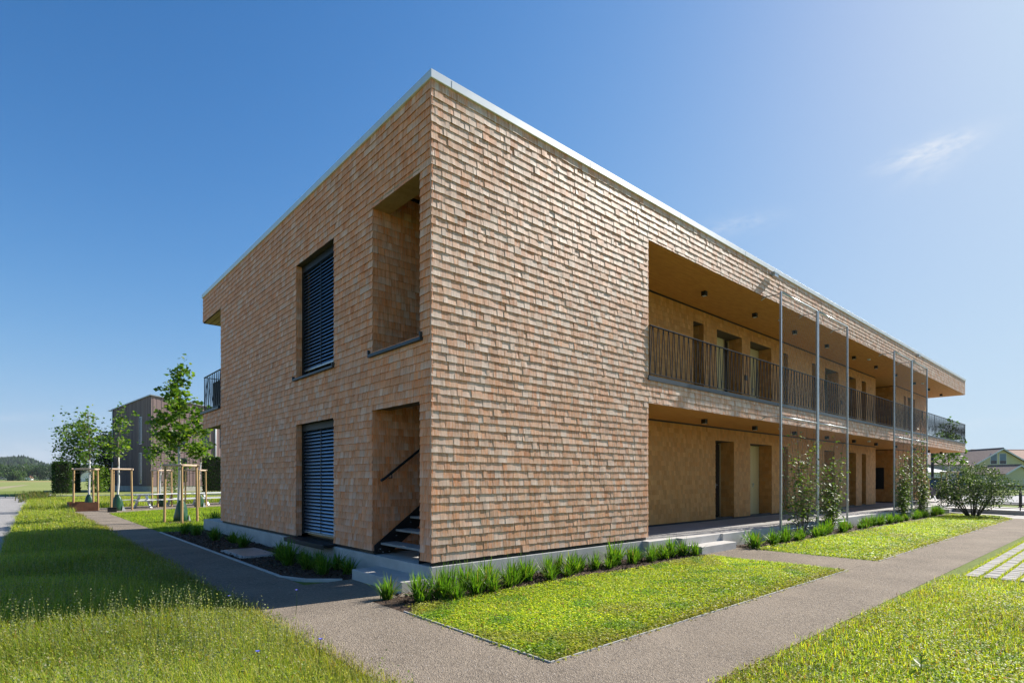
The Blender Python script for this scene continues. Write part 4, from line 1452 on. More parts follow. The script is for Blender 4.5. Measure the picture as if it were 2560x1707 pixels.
# ------------------------------------------------------------------ trees
def tree(name, label, cat, loc, height, crown_z0, prof, n_br, n_leaf, leaf, cols, w, trunk_r=0.05, bark='bark', white_to=None, group=None, seed=1, leafmat='leaf', up=0.55, droop=0.0, spread=0.12):
    """leader with limbs that carry leaf clusters; prof(t) = crown radius at t in 0..1 of the crown"""
    r = np.random.default_rng(seed)
    t = thing(name, label, cat, loc, 0, group)
    tr = MB()
    wob = [(r.normal(0, 0.012), r.normal(0, 0.012)) for _ in range(8)]
    pts, rad = [], []
    for i in range(8):
        f = i / 7
        pts.append((wob[i][0] * i, wob[i][1] * i, height * 0.97 * f - (0.03 if i == 0 else 0)))
        rad.append(trunk_r * (1 - 0.85 * f) + 0.004)
    tr.tube(pts, rad, 8)
    trunk = tr.build('trunk', M[bark], t, smooth=True)
    if white_to:
        wt = MB()
        k = [p for p in pts if p[2] < white_to]
        f = white_to / (height * 0.97)
        wt.tube([(p[0], p[1], p[2]) for p in k] + [(k[-1][0], k[-1][1], white_to)], [q + 0.004 for q in rad[:len(k)]] + [trunk_r * (1 - 0.85 * f) + 0.009], 8)
        wt.build('painted_bark', M['white_bark'], trunk, smooth=True)
    lm = MB()
    anchors = []
    ga = 0.0
    for k in range(n_br):
        tt = (k + 0.5) / n_br
        z = crown_z0 + (height - crown_z0) * tt * 0.93
        ga += 2.4 + r.normal(0, 0.3)
        L = prof(tt) * r.uniform(0.75, 1.15)
        d = np.array([math.cos(ga), math.sin(ga), up + r.normal(0, 0.15)])
        d /= np.linalg.norm(d)
        a = np.array([np.interp(z, [p[2] for p in pts], [p[0] for p in pts]), np.interp(z, [p[2] for p in pts], [p[1] for p in pts]), z - 0.25 * L])
        m = a + d * L * 0.55
        e = a + d * L + np.array([0, 0, -droop * L])
        br = trunk_r * 0.28 * (1 - 0.6 * tt) + 0.003
        lm.tube([tuple(a), tuple(m), tuple(e)], [br, br * 0.6, br * 0.25], 5)
        for q in range(max(2, int(L / 0.16))):
            s = 0.30 + 0.7 * (q + r.random()) / max(2, int(L / 0.16))
            c = a + (m - a) * min(1, s / 0.55) if s < 0.55 else m + (e - m) * ((s - 0.55) / 0.45)
            sp = r.normal(0, spread, 3)
            c2 = c + sp
            lm.tube([tuple(c), tuple(c2)], [br * 0.3, br * 0.12], 3, cap=False)
            anchors.append(c2)
    anchors.append(np.array([pts[-1][0], pts[-1][1], height]))
    lm.build('limbs', M[bark], t)
    A = np.array(anchors)
    P = A[r.integers(0, len(A), n_leaf)] + r.normal(0, spread * 0.75, (n_leaf, 3))
    cols = np.array(cols)
    C = cols[r.choice(len(cols), n_leaf, p=np.array(w) / sum(w))] * r.uniform(0.8, 1.2, (n_leaf, 1))
    a = r.uniform(0, 6.283, n_leaf)
    D = np.stack([np.cos(a), np.sin(a), r.uniform(-0.7, 0.45, n_leaf)], 1)
    s = r.uniform(0.65, 1.3, n_leaf) * leaf
    V, F, C = diamonds(P, D, r.normal(size=(n_leaf, 3)) + np.array([0, 0, 0.3]), s, s * 0.40, C, fold=0.3)
    np_mesh('crown', V, F, C, M[leafmat], t)
    return t


def stake_frame(loc, rz, label, scale=1.0, tops=('pale_log',)):
    """three peeled posts joined by half-round rails around a young tree"""
    t = thing('tree_stake_frame', label, 'tree stakes', loc, rz, 'wooden stake frames around young trees')
    pts = [(0.46, -0.3), (-0.40, -0.36), (-0.05, 0.52)]
    H = 2.0 * scale
    for x, y in pts:
        p = MB()
        p.tube([(x * 1.06, y * 1.06, -0.05), (x, y, H)], [0.044, 0.040], 10)
        p.build('post', M['post_wood'], t, smooth=False)
    for i in range(3):
        (x0, y0), (x1, y1) = pts[i], pts[(i + 1) % 3]
        d = Vector((x1 - x0, y1 - y0, 0)).normalized() * 0.09
        p = MB()
        z = H + 0.03 + 0.004 * i
        p.tube([(x0 - d.x, y0 - d.y, z), (x1 + d.x, y1 + d.y, z)], 0.042, 8)
        p.build('rail', M['pale_log'], t)
    p = MB()
    for i in range(3):
        x, y = pts[i]
        p.tube([(x, y, H - 0.18), (0.04 * (x > 0) - 0.02, 0.03 * (y > 0) - 0.015, H - 0.10)], 0.009, 5)
    p.build('tie', M['dark_bark'], t)
    return t


def water_bag(loc, label, s=1.0, rz=0.0):
    b = MB()
    n = 16
    prof = [(0.20, 0.0), (0.235, 0.04), (0.225, 0.22), (0.20, 0.42), (0.15, 0.62), (0.095, 0.74), (0.085, 0.80)]
    vs, fs = [], []
    for r_, z in prof:
        for k in range(n):
            a = 2 * math.pi * k / n
            f = 1 + 0.10 * math.sin(3 * a + 6 * z) + 0.05 * math.sin(7 * a)
            vs.append((r_ * f * math.cos(a) * 1.05 * s, r_ * f * math.sin(a) * 0.9 * s, z * s))
    for i in range(len(prof) - 1):
        for k in range(n):
            fs.append((i * n + k, i * n + (k + 1) % n, (i + 1) * n + (k + 1) % n, (i + 1) * n + k))
    b.add(vs, fs)
    t = thing('watering_bag', label, 'watering bag', loc, rz, 'green watering bags around tree trunks')
    b.build('bag', M['bag'], t, smooth=True)
    h = MB()
    h.tube([(0.05, -0.2 * s, 0.70 * s), (0.09, -0.235 * s, 0.78 * s), (0.13, -0.2 * s, 0.70 * s)], 0.008, 5)
    h.build('handle', M['black'], t)
    f = MB()
    f.add([(0.16 * s, -0.19 * s, 0.0), (0.34 * s, -0.1 * s, 0.0), (0.20 * s, -0.15 * s, 0.26 * s), (0.14 * s, -0.05 * s, 0.0), (0.30 * s, 0.02 * s, 0.01)], [(0, 1, 2), (1, 4, 2), (4, 3, 2)])
    f.build('flap', M['galv'], t)
    return t


LG = ((0.16, 0.25, 0.03), (0.10, 0.185, 0.025), (0.06, 0.12, 0.02), (0.23, 0.29, 0.045))


def trees_left():
    narrow = lambda k: (lambda t: k * (0.55 + 0.9 * t - 1.35 * t * t) if t > 0.0 else k)
    # the nearest young tree with big lobed leaves
    tree('young_tree', 'young leafy tree with white painted trunk, nearest of the staked trees beside the corner', 'tree', (0.10, 16.6, 0), 5.85, 2.55,
         lambda t: 1.12 * float(np.interp(t, (0, 0.12, 0.3, 0.5, 0.62, 0.8, 1.0), (0.80, 1.0, 1.0, 0.80, 0.5, 0.42, 0.1))), 34, 1750, 0.165, LG, (3, 4, 3, 1.5), 0.055, 'bark', 2.72, 'young staked trees', 21, up=0.30, spread=0.12)
    stake_frame((0.0, 16.05, 0), 0.75, 'wooden stake frame around the nearest young tree on the lawn')
    water_bag((0.13, 16.55, -0.01), 'dark green watering bag at the foot of the nearest young tree', 1.0, 0.5)
    b = MB()
    b.lathe([(0.0, 0.045), (0.35, 0.035), (0.62, 0.0)], 20, (0.05, 16.2, -0.01))
    structure(b.build('mulch', M['mulch'], smooth=True))
    # second, third: beside the crossing path
    tree('young_tree', 'thin young tree with white trunk rising before the grey building, right of the rusty planter', 'tree', (-0.6, 26.8, 0), 5.15, 2.6,
         lambda t: 0.62 * (0.8 + 0.7 * t - 1.3 * t * t) + 0.04, 18, 430, 0.15, LG, (3, 4, 2, 2), 0.045, 'bark', 2.62, 'young staked trees', 22, up=0.6, spread=0.13)
    stake_frame((-0.58, 26.85, 0), 2.4, 'wooden stake frame at the path corner, around the tree with the black box')
    water_bag((-0.62, 26.75, -0.01), 'green watering bag behind the black box at the path corner', 1.0)
    tree('young_tree', 'young tree with white trunk standing in the rusty steel planter', 'tree', (-1.62, 28.3, 0), 5.0, 2.45,
         lambda t: 0.72 * (0.8 + 0.7 * t - 1.25 * t * t) + 0.04, 20, 520, 0.15, LG, (3, 4, 2, 2), 0.045, 'bark', 2.5, 'young staked trees', 23, up=0.6, spread=0.14)
    stake_frame((-1.72, 27.95, 0), 1.2, 'wooden stake frame rising out of the rusty steel planter')
    water_bag((-1.62, 28.25, 0.1), 'green watering bag inside the rusty steel planter', 0.85)
    p = thing('steel_planter', 'low rusty steel planter box at the end of the gravel path', 'planter', (-1.9, 27.2, 0))
    w = MB()
    w.box(-0.56, 0.56, -0.02, 0.0, -0.02, 0.42)
    w.box(-0.56, -0.54, 0.001, 1.5, -0.02, 0.42)
    w.box(0.54, 0.56, 0.001, 1.5, -0.02, 0.42)
    w.box(-0.56, 0.56, 1.501, 1.52, -0.02, 0.42)
    w.build('side_panel', M['corten'], p)
    s = MB()
    s.box(-0.539, 0.539, 0.002, 1.5, 0.0, 0.30)
    s.build('soil', M['mulch'], p)
    # black box and little post beside the second tree
    b = thing('ground_box', 'small black box at the path edge under the second stake frame', 'box', (-0.98, 25.4, 0))
    m = MB(); m.box(-0.17, 0.17, -0.12, 0.12, -0.02, 0.20); m.build('case', M['black'], b, bevel=0.01)
    m = MB(); m.box(-0.18, 0.18, -0.13, 0.13, 0.2005, 0.225); m.build('lid', M['dark_steel'], b)
    # two more beyond the tables
    tree('young_tree', 'young tree with white trunk behind the left end of the white tables', 'tree', (1.75, 30.2, 0), 4.75, 2.5,
         lambda t: 0.80 * (0.9 + 0.5 * t - 1.25 * t * t) + 0.04, 18, 430, 0.15, LG, (3, 4, 2, 2), 0.045, 'bark', 2.45, 'young staked trees', 24, up=0.45, spread=0.14)
    stake_frame((1.72, 30.1, 0), 0.5, 'wooden stake frame behind the left end of the white tables')
    water_bag((1.8, 30.15, -0.01), 'green watering bag behind the left end of the white tables', 0.95)
    tree('young_tree', 'young tree with white trunk between the tables and the shingled corner', 'tree', (3.3, 28.3, 0), 4.5, 2.5,
         lambda t: 0.75 * (0.9 + 0.5 * t - 1.2 * t * t) + 0.04, 18, 360, 0.15, LG, (3, 4, 2, 2), 0.045, 'bark', 2.6, 'young staked trees', 25, up=0.45, spread=0.14)
    stake_frame((3.1, 28.1, 0), 0.9, 'wooden stake frame nearest the shingled corner, before the tables')
    water_bag((3.3, 28.25, -0.01), 'green watering bag nearest the shingled corner, half behind a post', 0.95)
    # bigger trees behind
    tree('garden_tree', 'broad leafy tree with a bare stem standing in the garden beyond the planter', 'tree', (0.2, 61.0, 0.3), 7.4, 3.1,
         lambda t: 2.6 * (0.75 + 0.8 * t - 1.5 * t * t) + 0.1, 36, 2100, 0.24, LG, (2, 4, 3, 1), 0.11, 'bark', None, None, 31, up=0.35, spread=0.35)
    tree('dark_tree', 'dark evergreen tree in the shade beside the grey building', 'tree', tuple(at(262, 61.0, 0.3)), 6.4, 0.6,
         lambda t: 1.35 * (0.55 + 0.8 * t - 1.3 * t * t) + 0.1, 40, 4200, 0.18, ((0.02, 0.045, 0.014), (0.03, 0.06, 0.02)), (1, 1), 0.1, 'dark_bark', None, None, 32, up=0.15, droop=0.2, spread=0.3)
    tree('garden_shrub', 'loose green shrub between the stake frames and the grey building', 'shrub', tuple(at(245, 52.0, 0.3)), 2.4, 0.1,
         lambda t: 1.0 * (0.7 + 0.7 * t - 1.3 * t * t) + 0.1, 30, 2200, 0.13, LG, (3, 4, 2, 1), 0.04, 'bark', None, None, 33, up=0.6, spread=0.22)
    tree('garden_shrub', 'loose green shrub behind the white tables before the pale boards', 'shrub', (6.6, 52.5, 0.3), 3.4, 0.1,
         lambda t: 1.0 * (0.7 + 0.7 * t - 1.3 * t * t) + 0.1, 30, 1500, 0.12, LG, (3, 4, 2, 1), 0.04, 'bark', None, None, 34, up=0.6, spread=0.22)


trees_left()


def hedge(loc, sx, sy, h, label, seed):
    """clipped block of foliage on stems"""
    r = np.random.default_rng(seed)
    t = thing('clipped_hedge', label, 'hedge', loc, R(-3), 'clipped hedge blocks')
    m = MB()
    for x in np.arange(-sx / 2 + 0.2, sx / 2, 0.45):
        m.tube([(x, 0, 0), (x + 0.05, 0.02, h * 0.9)], [0.03, 0.008], 5)
    m.build('stem', M['dark_bark'], t)
    n = int(2600 * (sx * h + sy * h) / 4)
    P = np.stack([r.uniform(-sx / 2, sx / 2, n), r.uniform(-sy / 2, sy / 2, n), r.uniform(0.05, h, n)], 1)
    k = r.integers(0, 5, n)
    for i, (ax, v) in enumerate(((0, -sx / 2), (0, sx / 2), (1, -sy / 2), (1, sy / 2), (2, h))):
        q = k == i
        P[q, ax] = v + r.normal(0, 0.05, q.sum())
    C = np.array(((0.035, 0.075, 0.016), (0.05, 0.10, 0.02), (0.02, 0.045, 0.01)))[r.integers(0, 3, n)] * r.uniform(0.8, 1.2, (n, 1))
    s = r.uniform(0.08, 0.15, n)
    V, F, C = diamonds(P, r.normal(size=(n, 3)), r.normal(size=(n, 3)), s, s * 0.4, C)
    np_mesh('foliage', V, F, C, M['leaf'], t)
    c = MB()
    c.box(-sx / 2 + 0.12, sx / 2 - 0.12, -sy / 2 + 0.12, sy / 2 - 0.12, 0.12, h - 0.12)
    c.build('inner_growth', M['dark_bark'], t)


hedge((-1.35, 55.5, 0.3), 1.15, 1.3, 2.65, 'dark clipped hedge block at the left end of the garden wall', 41)
hedge((0.0, 62.0, 0.3), 0.5, 3.0, 2.6, 'narrow clipped hedge strip just behind the dark hedge block', 43)
hedge((10.4, 53.5, 0.3), 2.2, 1.4, 3.3, 'dark clipped hedge block beside the shingled wall and the pale downpipe', 42)


def picnic_table(loc, rz, label, L=3.4):
    t = thing('picnic_table', label, 'table', loc, rz, 'long white picnic tables on the gravel')
    for k in range(4):
        p = MB(); p.box(-L / 2, L / 2, -0.36 + k * 0.185, -0.36 + k * 0.185 + 0.165, 0.71, 0.745); p.build('tabletop_plank', M['white_paint'], t)
    for y in (-0.72, 0.60):
        p = MB(); p.box(-L / 2, L / 2, y, y + 0.26, 0.41, 0.445); p.build('seat', M['white_paint'], t)
    for x in (-L / 2 + 0.75, L / 2 - 0.75):
        for s in (-1, 1):
            p = MB()
            p.beam((x, s * 0.22, 0.70), (x, s * 0.62, 0.0), 0.08, 0.10, up=(1, 0, 0))
            p.build('leg', M['white_paint'], t)
        p = MB()
        p.beam((x + 0.06, -0.68, 0.38), (x + 0.06, 0.80, 0.38), 0.05, 0.07)
        p.beam((x + 0.06, -0.34, 0.68), (x + 0.06, 0.34, 0.68), 0.05, 0.05)
        p.build('crossbar', M['white_paint'], t)


picnic_table((1.6, 29.5, 0), R(28), 'white picnic table farthest left, beyond the nearest staked tree')
picnic_table((4.7, 30.9, 0), R(28), 'white picnic table ending behind the shingled corner')


def grey_building():
    """tall shed-roofed house with upright boards, beyond the low garden wall"""
    loc = at(378, 54.6, 0.3)
    t = thing('grey_board_building', 'tall grey building clad in upright boards with narrow windows beyond the garden', 'building', loc, R(11.2))
    # local axes: -x towards the picture's left facade (along +y), front facade along +x
    Ly, Lx = 10.3, 22.0
    Ha, Hb = 9.45, 8.75
    m = MB()
    m.add([(0.06, 0.06, 0.6), (Lx, 0.06, 0.6), (Lx, Ly, 0.6), (0.06, Ly, 0.6), (0.06, 0.06, Ha - 0.1), (Lx, 0.06, Ha - 2.6), (Lx, Ly, Hb - 2.6), (0.06, Ly, Hb + 0.1)],
          [(0, 3, 2, 1), (4, 5, 6, 7), (0, 1, 5, 4), (1, 2, 6, 5), (2, 3, 7, 6), (3, 0, 4, 7)])
    m.build('wall', M['core'], t)
    p = MB()
    p.box(0.02, Lx, 0.02, Ly, -0.3, 0.599)
    p.build('plinth', M['concrete'], t)
    wins = [(2.25, 2.95, 0.75, 3.9), (2.25, 2.95, 4.75, 7.5), (7.3, 8.0, 6.3, 7.7)]
    n = 0
    def bp():
        c = mixc((0.17, 0.115, 0.115), (0.25, 0.175, 0.165), rnd.random())
        return c
    rest = MB()
    y = 0.0
    while y < Ly:
        wd = rnd.uniform(0.10, 0.17)
        ztop = Ha + (Hb - Ha) * (y / Ly) - 0.02
        segs = [(0.55, ztop)]
        for (a, b, z0, z1) in wins:
            if y + wd > a and y < b:
                segs = [q for s in segs for q in ((s[0], min(s[1], z0)), (max(s[0], z1), s[1])) if q[1] - q[0] > 0.05]
        pr = rnd.uniform(0.0, 0.022)
        for z0, z1 in segs:
            k = MB() if n < 110 else rest
            k.box(0.0 - pr, 0.059, y + 0.003, y + wd - 0.003, z0, z1, bp())
            if k is not rest:
                k.build('board', M['board'], t, tint=True)
                n += 1
        y += wd
    x = 0.0
    while x < Lx:
        wd = rnd.uniform(0.11, 0.19)
        z1 = Ha - 2.5 * (x / Lx) - 0.02
        pr = rnd.uniform(0.0, 0.03)
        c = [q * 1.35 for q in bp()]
        if n < 240:
            k = MB(); k.box(x + 0.003, x + wd - 0.003, -pr, 0.059, 0.55, z1, c); k.build('board', M['board'], t, tint=True); n += 1
        else:
            rest.box(x + 0.003, x + wd - 0.003, -pr, 0.059, 0.55, z1, c)
        x += wd
    if rest.v:
        o = rest.build('boards', M['board'], t, tint=True)
        o['kind'] = 'stuff'
    for a, b, z0, z1 in wins:
        w = MB(); w.box(0.02, 0.05, a + 0.05, b - 0.05, z0 + 0.05, z1 - 0.05)
        wo = w.build('window', M['glass'], t)
        f = MB()
        f.box(-0.03, 0.055, a, a + 0.05, z0, z1); f.box(-0.03, 0.055, b - 0.05, b, z0, z1)
        f.box(-0.031, 0.0549, a + 0.0501, b - 0.0501, z0, z0 + 0.05); f.box(-0.031, 0.0549, a + 0.0501, b - 0.0501, z1 - 0.05, z1)
        f.build('frame', M['galv'], wo)
    r = MB()
    r.add([(-0.12, -0.12, Ha), (Lx, -0.12, Ha - 2.5), (Lx, Ly + 0.2, Hb - 2.5), (-0.12, Ly + 0.2, Hb), (-0.12, -0.12, Ha + 0.1), (Lx, -0.12, Ha - 2.4), (Lx, Ly + 0.2, Hb - 2.4), (-0.12, Ly + 0.2, Hb + 0.1)],
          [(0, 3, 2, 1), (4, 5, 6, 7), (0, 1, 5, 4), (1, 2, 6, 5), (2, 3, 7, 6), (3, 0, 4, 7)])
    r.build('roof', M['galv'], t)
    # lower wing further back
    l = MB()
    l.add([(0.6, Ly + 0.05, 0.0), (12, Ly + 0.05, 0.0), (12, Ly + 3.4, 0.0), (0.6, Ly + 3.4, 0.0), (0.6, Ly + 0.05, 7.0), (12, Ly + 0.05, 7.0), (12, Ly + 3.4, 6.6), (0.6, Ly + 3.4, 6.6)],
          [(0, 3, 2, 1), (4, 5, 6, 7), (0, 1, 5, 4), (1, 2, 6, 5), (2, 3, 7, 6), (3, 0, 4, 7)], (0.19, 0.135, 0.135))
    l.build('wing', M['board'], t, tint=True)
    d = MB()
    d.tube([(6.1, -0.10, 0.4), (6.1, -0.10, Ha - 1.1)], 0.07, 8)
    d.build('downpipe', M['white_paint'], t, smooth=True)
    d = MB()
    d.tube([(-0.07, Ly - 0.15, 0.0), (-0.07, Ly - 0.15, Hb)], 0.06, 8)
    d.box(-0.35, 0.0, Ly + 0.0, Ly + 0.35, Hb - 0.12, Hb - 0.02)
    d.build('downpipe', M['galv'], t)
    for a in (2.6, 4.8, 6.6, 8.2):
        for z0, z1 in ((1.0, 3.4), (4.6, 6.8)):
            w = MB(); w.box(a, a + 0.7, -0.045, -0.032, z0, z1); w.build('window', M['glass'], t)


grey_building()


def garden_terrace():
    b = MB()
    a0, a1 = (-2.36, 47.1), (14.0, 43.9)
    b.add([(*a0, -0.1), (*a1, -0.1), (30, 75, -0.1), (-2.0, 75, -0.1), (*a0, 0.30), (*a1, 0.30), (30, 75, 0.30), (-2.0, 75, 0.30)],
          [(4, 5, 6, 7), (1, 2, 6, 5), (2, 3, 7, 6), (3, 0, 4, 7)])
    structure(b.build('terrace_lawn', M['field']))
    w = thing('garden_wall', 'low concrete wall holding the raised garden before the grey building', 'wall')
    m = MB()
    m.beam((-2.4, 47.07, 0.11), (14.0, 43.85, 0.11), 0.2, 0.44)
    m.beam((-2.4, 47.2, 0.105), (-2.05, 60, 0.105), 0.2, 0.43)
    m.build('concrete', M['concrete'], w, bevel=0.01)


garden_terrace()


# ------------------------------------------------------------------ climbing plants on the trellises
def vine(x0, y0, spreadx, h, n_st, n_leaf, label, seed):
    r = np.random.default_rng(seed)
    t = thing('climbing_plant', label, 'climbing plant', (x0, y0, 0), 0, 'climbing plants on the trellises')
    st = MB()
    A = []
    for k in range(n_st):
        x, y = r.normal(0, 0.06), 0.0
        z = 0.0
        top = h * r.uniform(0.35, 1.0) if k > 1 else h
        tx = r.uniform(-spreadx, spreadx) * 1.2
        pts = [(x, y, z)]
        S = 10
        ph = r.uniform(0, 6.28)
        for i in range(1, S + 1):
            f = i / S
            xx = tx * (f ** 0.42) + 0.06 * math.sin(5 * f + ph)
            pts.append((xx, 0.02 * math.sin(7 * f + ph), top * f))
            A.append((xx, 0.0, top * f, 1 - 0.6 * f))
            if 0.12 < f < 0.72:
                for _ in range(3):
                    sx = r.normal(0, 0.42) * (1 + 0.5 * spreadx)
                    dz = r.uniform(-0.05, 0.30)
                    e = (min(max(xx + sx, -1.15), 1.15), r.normal(0, 0.05), top * f + dz)
                    st.tube([(xx, 0, top * f), ((xx + e[0]) / 2, e[1] / 2, top * f + dz * 0.3), e], [0.004, 0.003, 0.0012], 3, cap=False)
                    for q in (0.35, 0.6, 0.8, 1.0):
                        A.append((xx + (e[0] - xx) * q, e[1] * q, top * f + dz * q * q, 1.0))
        st.tube(pts, [0.010 * (1 - 0.8 * i / S) + 0.0015 for i in range(S + 1)], 4, cap=False)
    st.build('stem', M['bark'], t)
    A = np.array(A)
    wgt = np.clip(A[:, 3], 0.2, 1)
    k = r.choice(len(A), n_leaf, p=wgt / wgt.sum())
    P = A[k, :3] + r.normal(0, 1, (n_leaf, 3)) * np.array([0.10, 0.07, 0.10])
    C = np.array(((0.09, 0.15, 0.035), (0.13, 0.19, 0.045), (0.19, 0.24, 0.06), (0.27, 0.29, 0.05)))[r.choice(4, n_leaf, p=[.4, .35, .18, .07])] * r.uniform(0.8, 1.2, (n_leaf, 1))
    a = r.uniform(0, 6.283, n_leaf)
    D = np.stack([np.cos(a), np.sin(a), r.uniform(-0.9, 0.1, n_leaf)], 1)
    s = r.uniform(0.06, 0.12, n_leaf)
    V, F, C = diamonds(P, D, np.stack([-np.sin(a), np.cos(a), r.normal(0, 0.3, n_leaf)], 1), s, s * 0.36, C)
    np_mesh('leaves', V, F, C, M['dark_leaf'], t)


vine(11.75, -0.52, 0.85, 3.6, 11, 950, 'loose climbing plant in the first bay of the near trellis', 51)
vine(13.9, -0.52, 0.85, 2.9, 10, 1250, 'denser climbing plant in the second bay of the near trellis', 52)
vine(21.7, -0.52, 0.9, 3.3, 12, 1700, 'climbing plant in the first bay of the far trellis', 53)
vine(24.2, -0.52, 0.9, 4.1, 13, 1900, 'tallest climbing plant, in the last bay of the far trellis', 54)


def bush():
    """multi-stemmed round shrub with small waxy leaves"""
    r = np.random.default_rng(61)
    t = thing('round_shrub', 'round dark green shrub with many stems at the end of the lawn', 'shrub', (25.35, -2.05, 0))
    st = MB()
    A = []
    for k in range(15):
        a = k * 2.4
        sp = r.uniform(0.25, 1.0)
        b = np.array([0.16 * math.cos(a), 0.16 * math.sin(a), -0.03])
        m = b + np.array([math.cos(a) * sp * 0.5, math.sin(a) * sp * 0.5, r.uniform(0.5, 0.8)])
        e = m + np.array([math.cos(a) * sp * 0.8, math.sin(a) * sp * 0.8, r.uniform(0.5, 1.0) * (1.25 - sp * 0.5)])
        st.tube([tuple(b), tuple(m), tuple(e)], [0.028, 0.018, 0.006], 5, cap=False)
        for q in range(7):
            f = r.uniform(0.1, 1.0)
            c = m + (e - m) * f
            d = r.normal(0, 0.33, 3)
            d[2] = abs(d[2]) * 0.6 - 0.1
            c2 = c + d
            st.tube([tuple(c), tuple(c2)], [0.007, 0.002], 3, cap=False)
            A += [c2, (c + c2) / 2]
    st.build('stem', M['dark_bark'], t)
    n = 4200
    th = r.uniform(0, 6.283, n); u = r.uniform(-0.92, 1, n)
    rr = r.uniform(0.55, 1.0, n) ** 0.5
    lump = 1 + 0.16 * np.sin(3 * th + 4 * u) + 0.1 * np.sin(7 * th - 3 * u)
    P1 = np.stack([np.cos(th) * np.sqrt(1 - u * u) * rr * lump * 1.25, np.sin(th) * np.sqrt(1 - u * u) * rr * lump * 1.25, 1.17 + u * rr * lump * 0.95], 1)
    A = np.array(A)
    P2 = A[r.integers(0, len(A), 2600)] + r.normal(0, 0.13, (2600, 3))
    P = np.vstack([P1, P2])
    P = P[P[:, 2] > 0.3]
    n = len(P)
    C = np.array(((0.05, 0.08, 0.035), (0.08, 0.11, 0.055), (0.24, 0.27, 0.19)))[r.choice(3, n, p=[.42, .38, .20])] * r.uniform(0.8, 1.2, (n, 1))
    s = r.uniform(0.045, 0.085, n)
    V, F, C = diamonds(P, r.normal(size=(n, 3)) + np.array([0, 0, 0.2]), r.normal(size=(n, 3)), s, s * 0.42, C)
    np_mesh('crown', V, F, C, M['dark_leaf'], t)


bush()


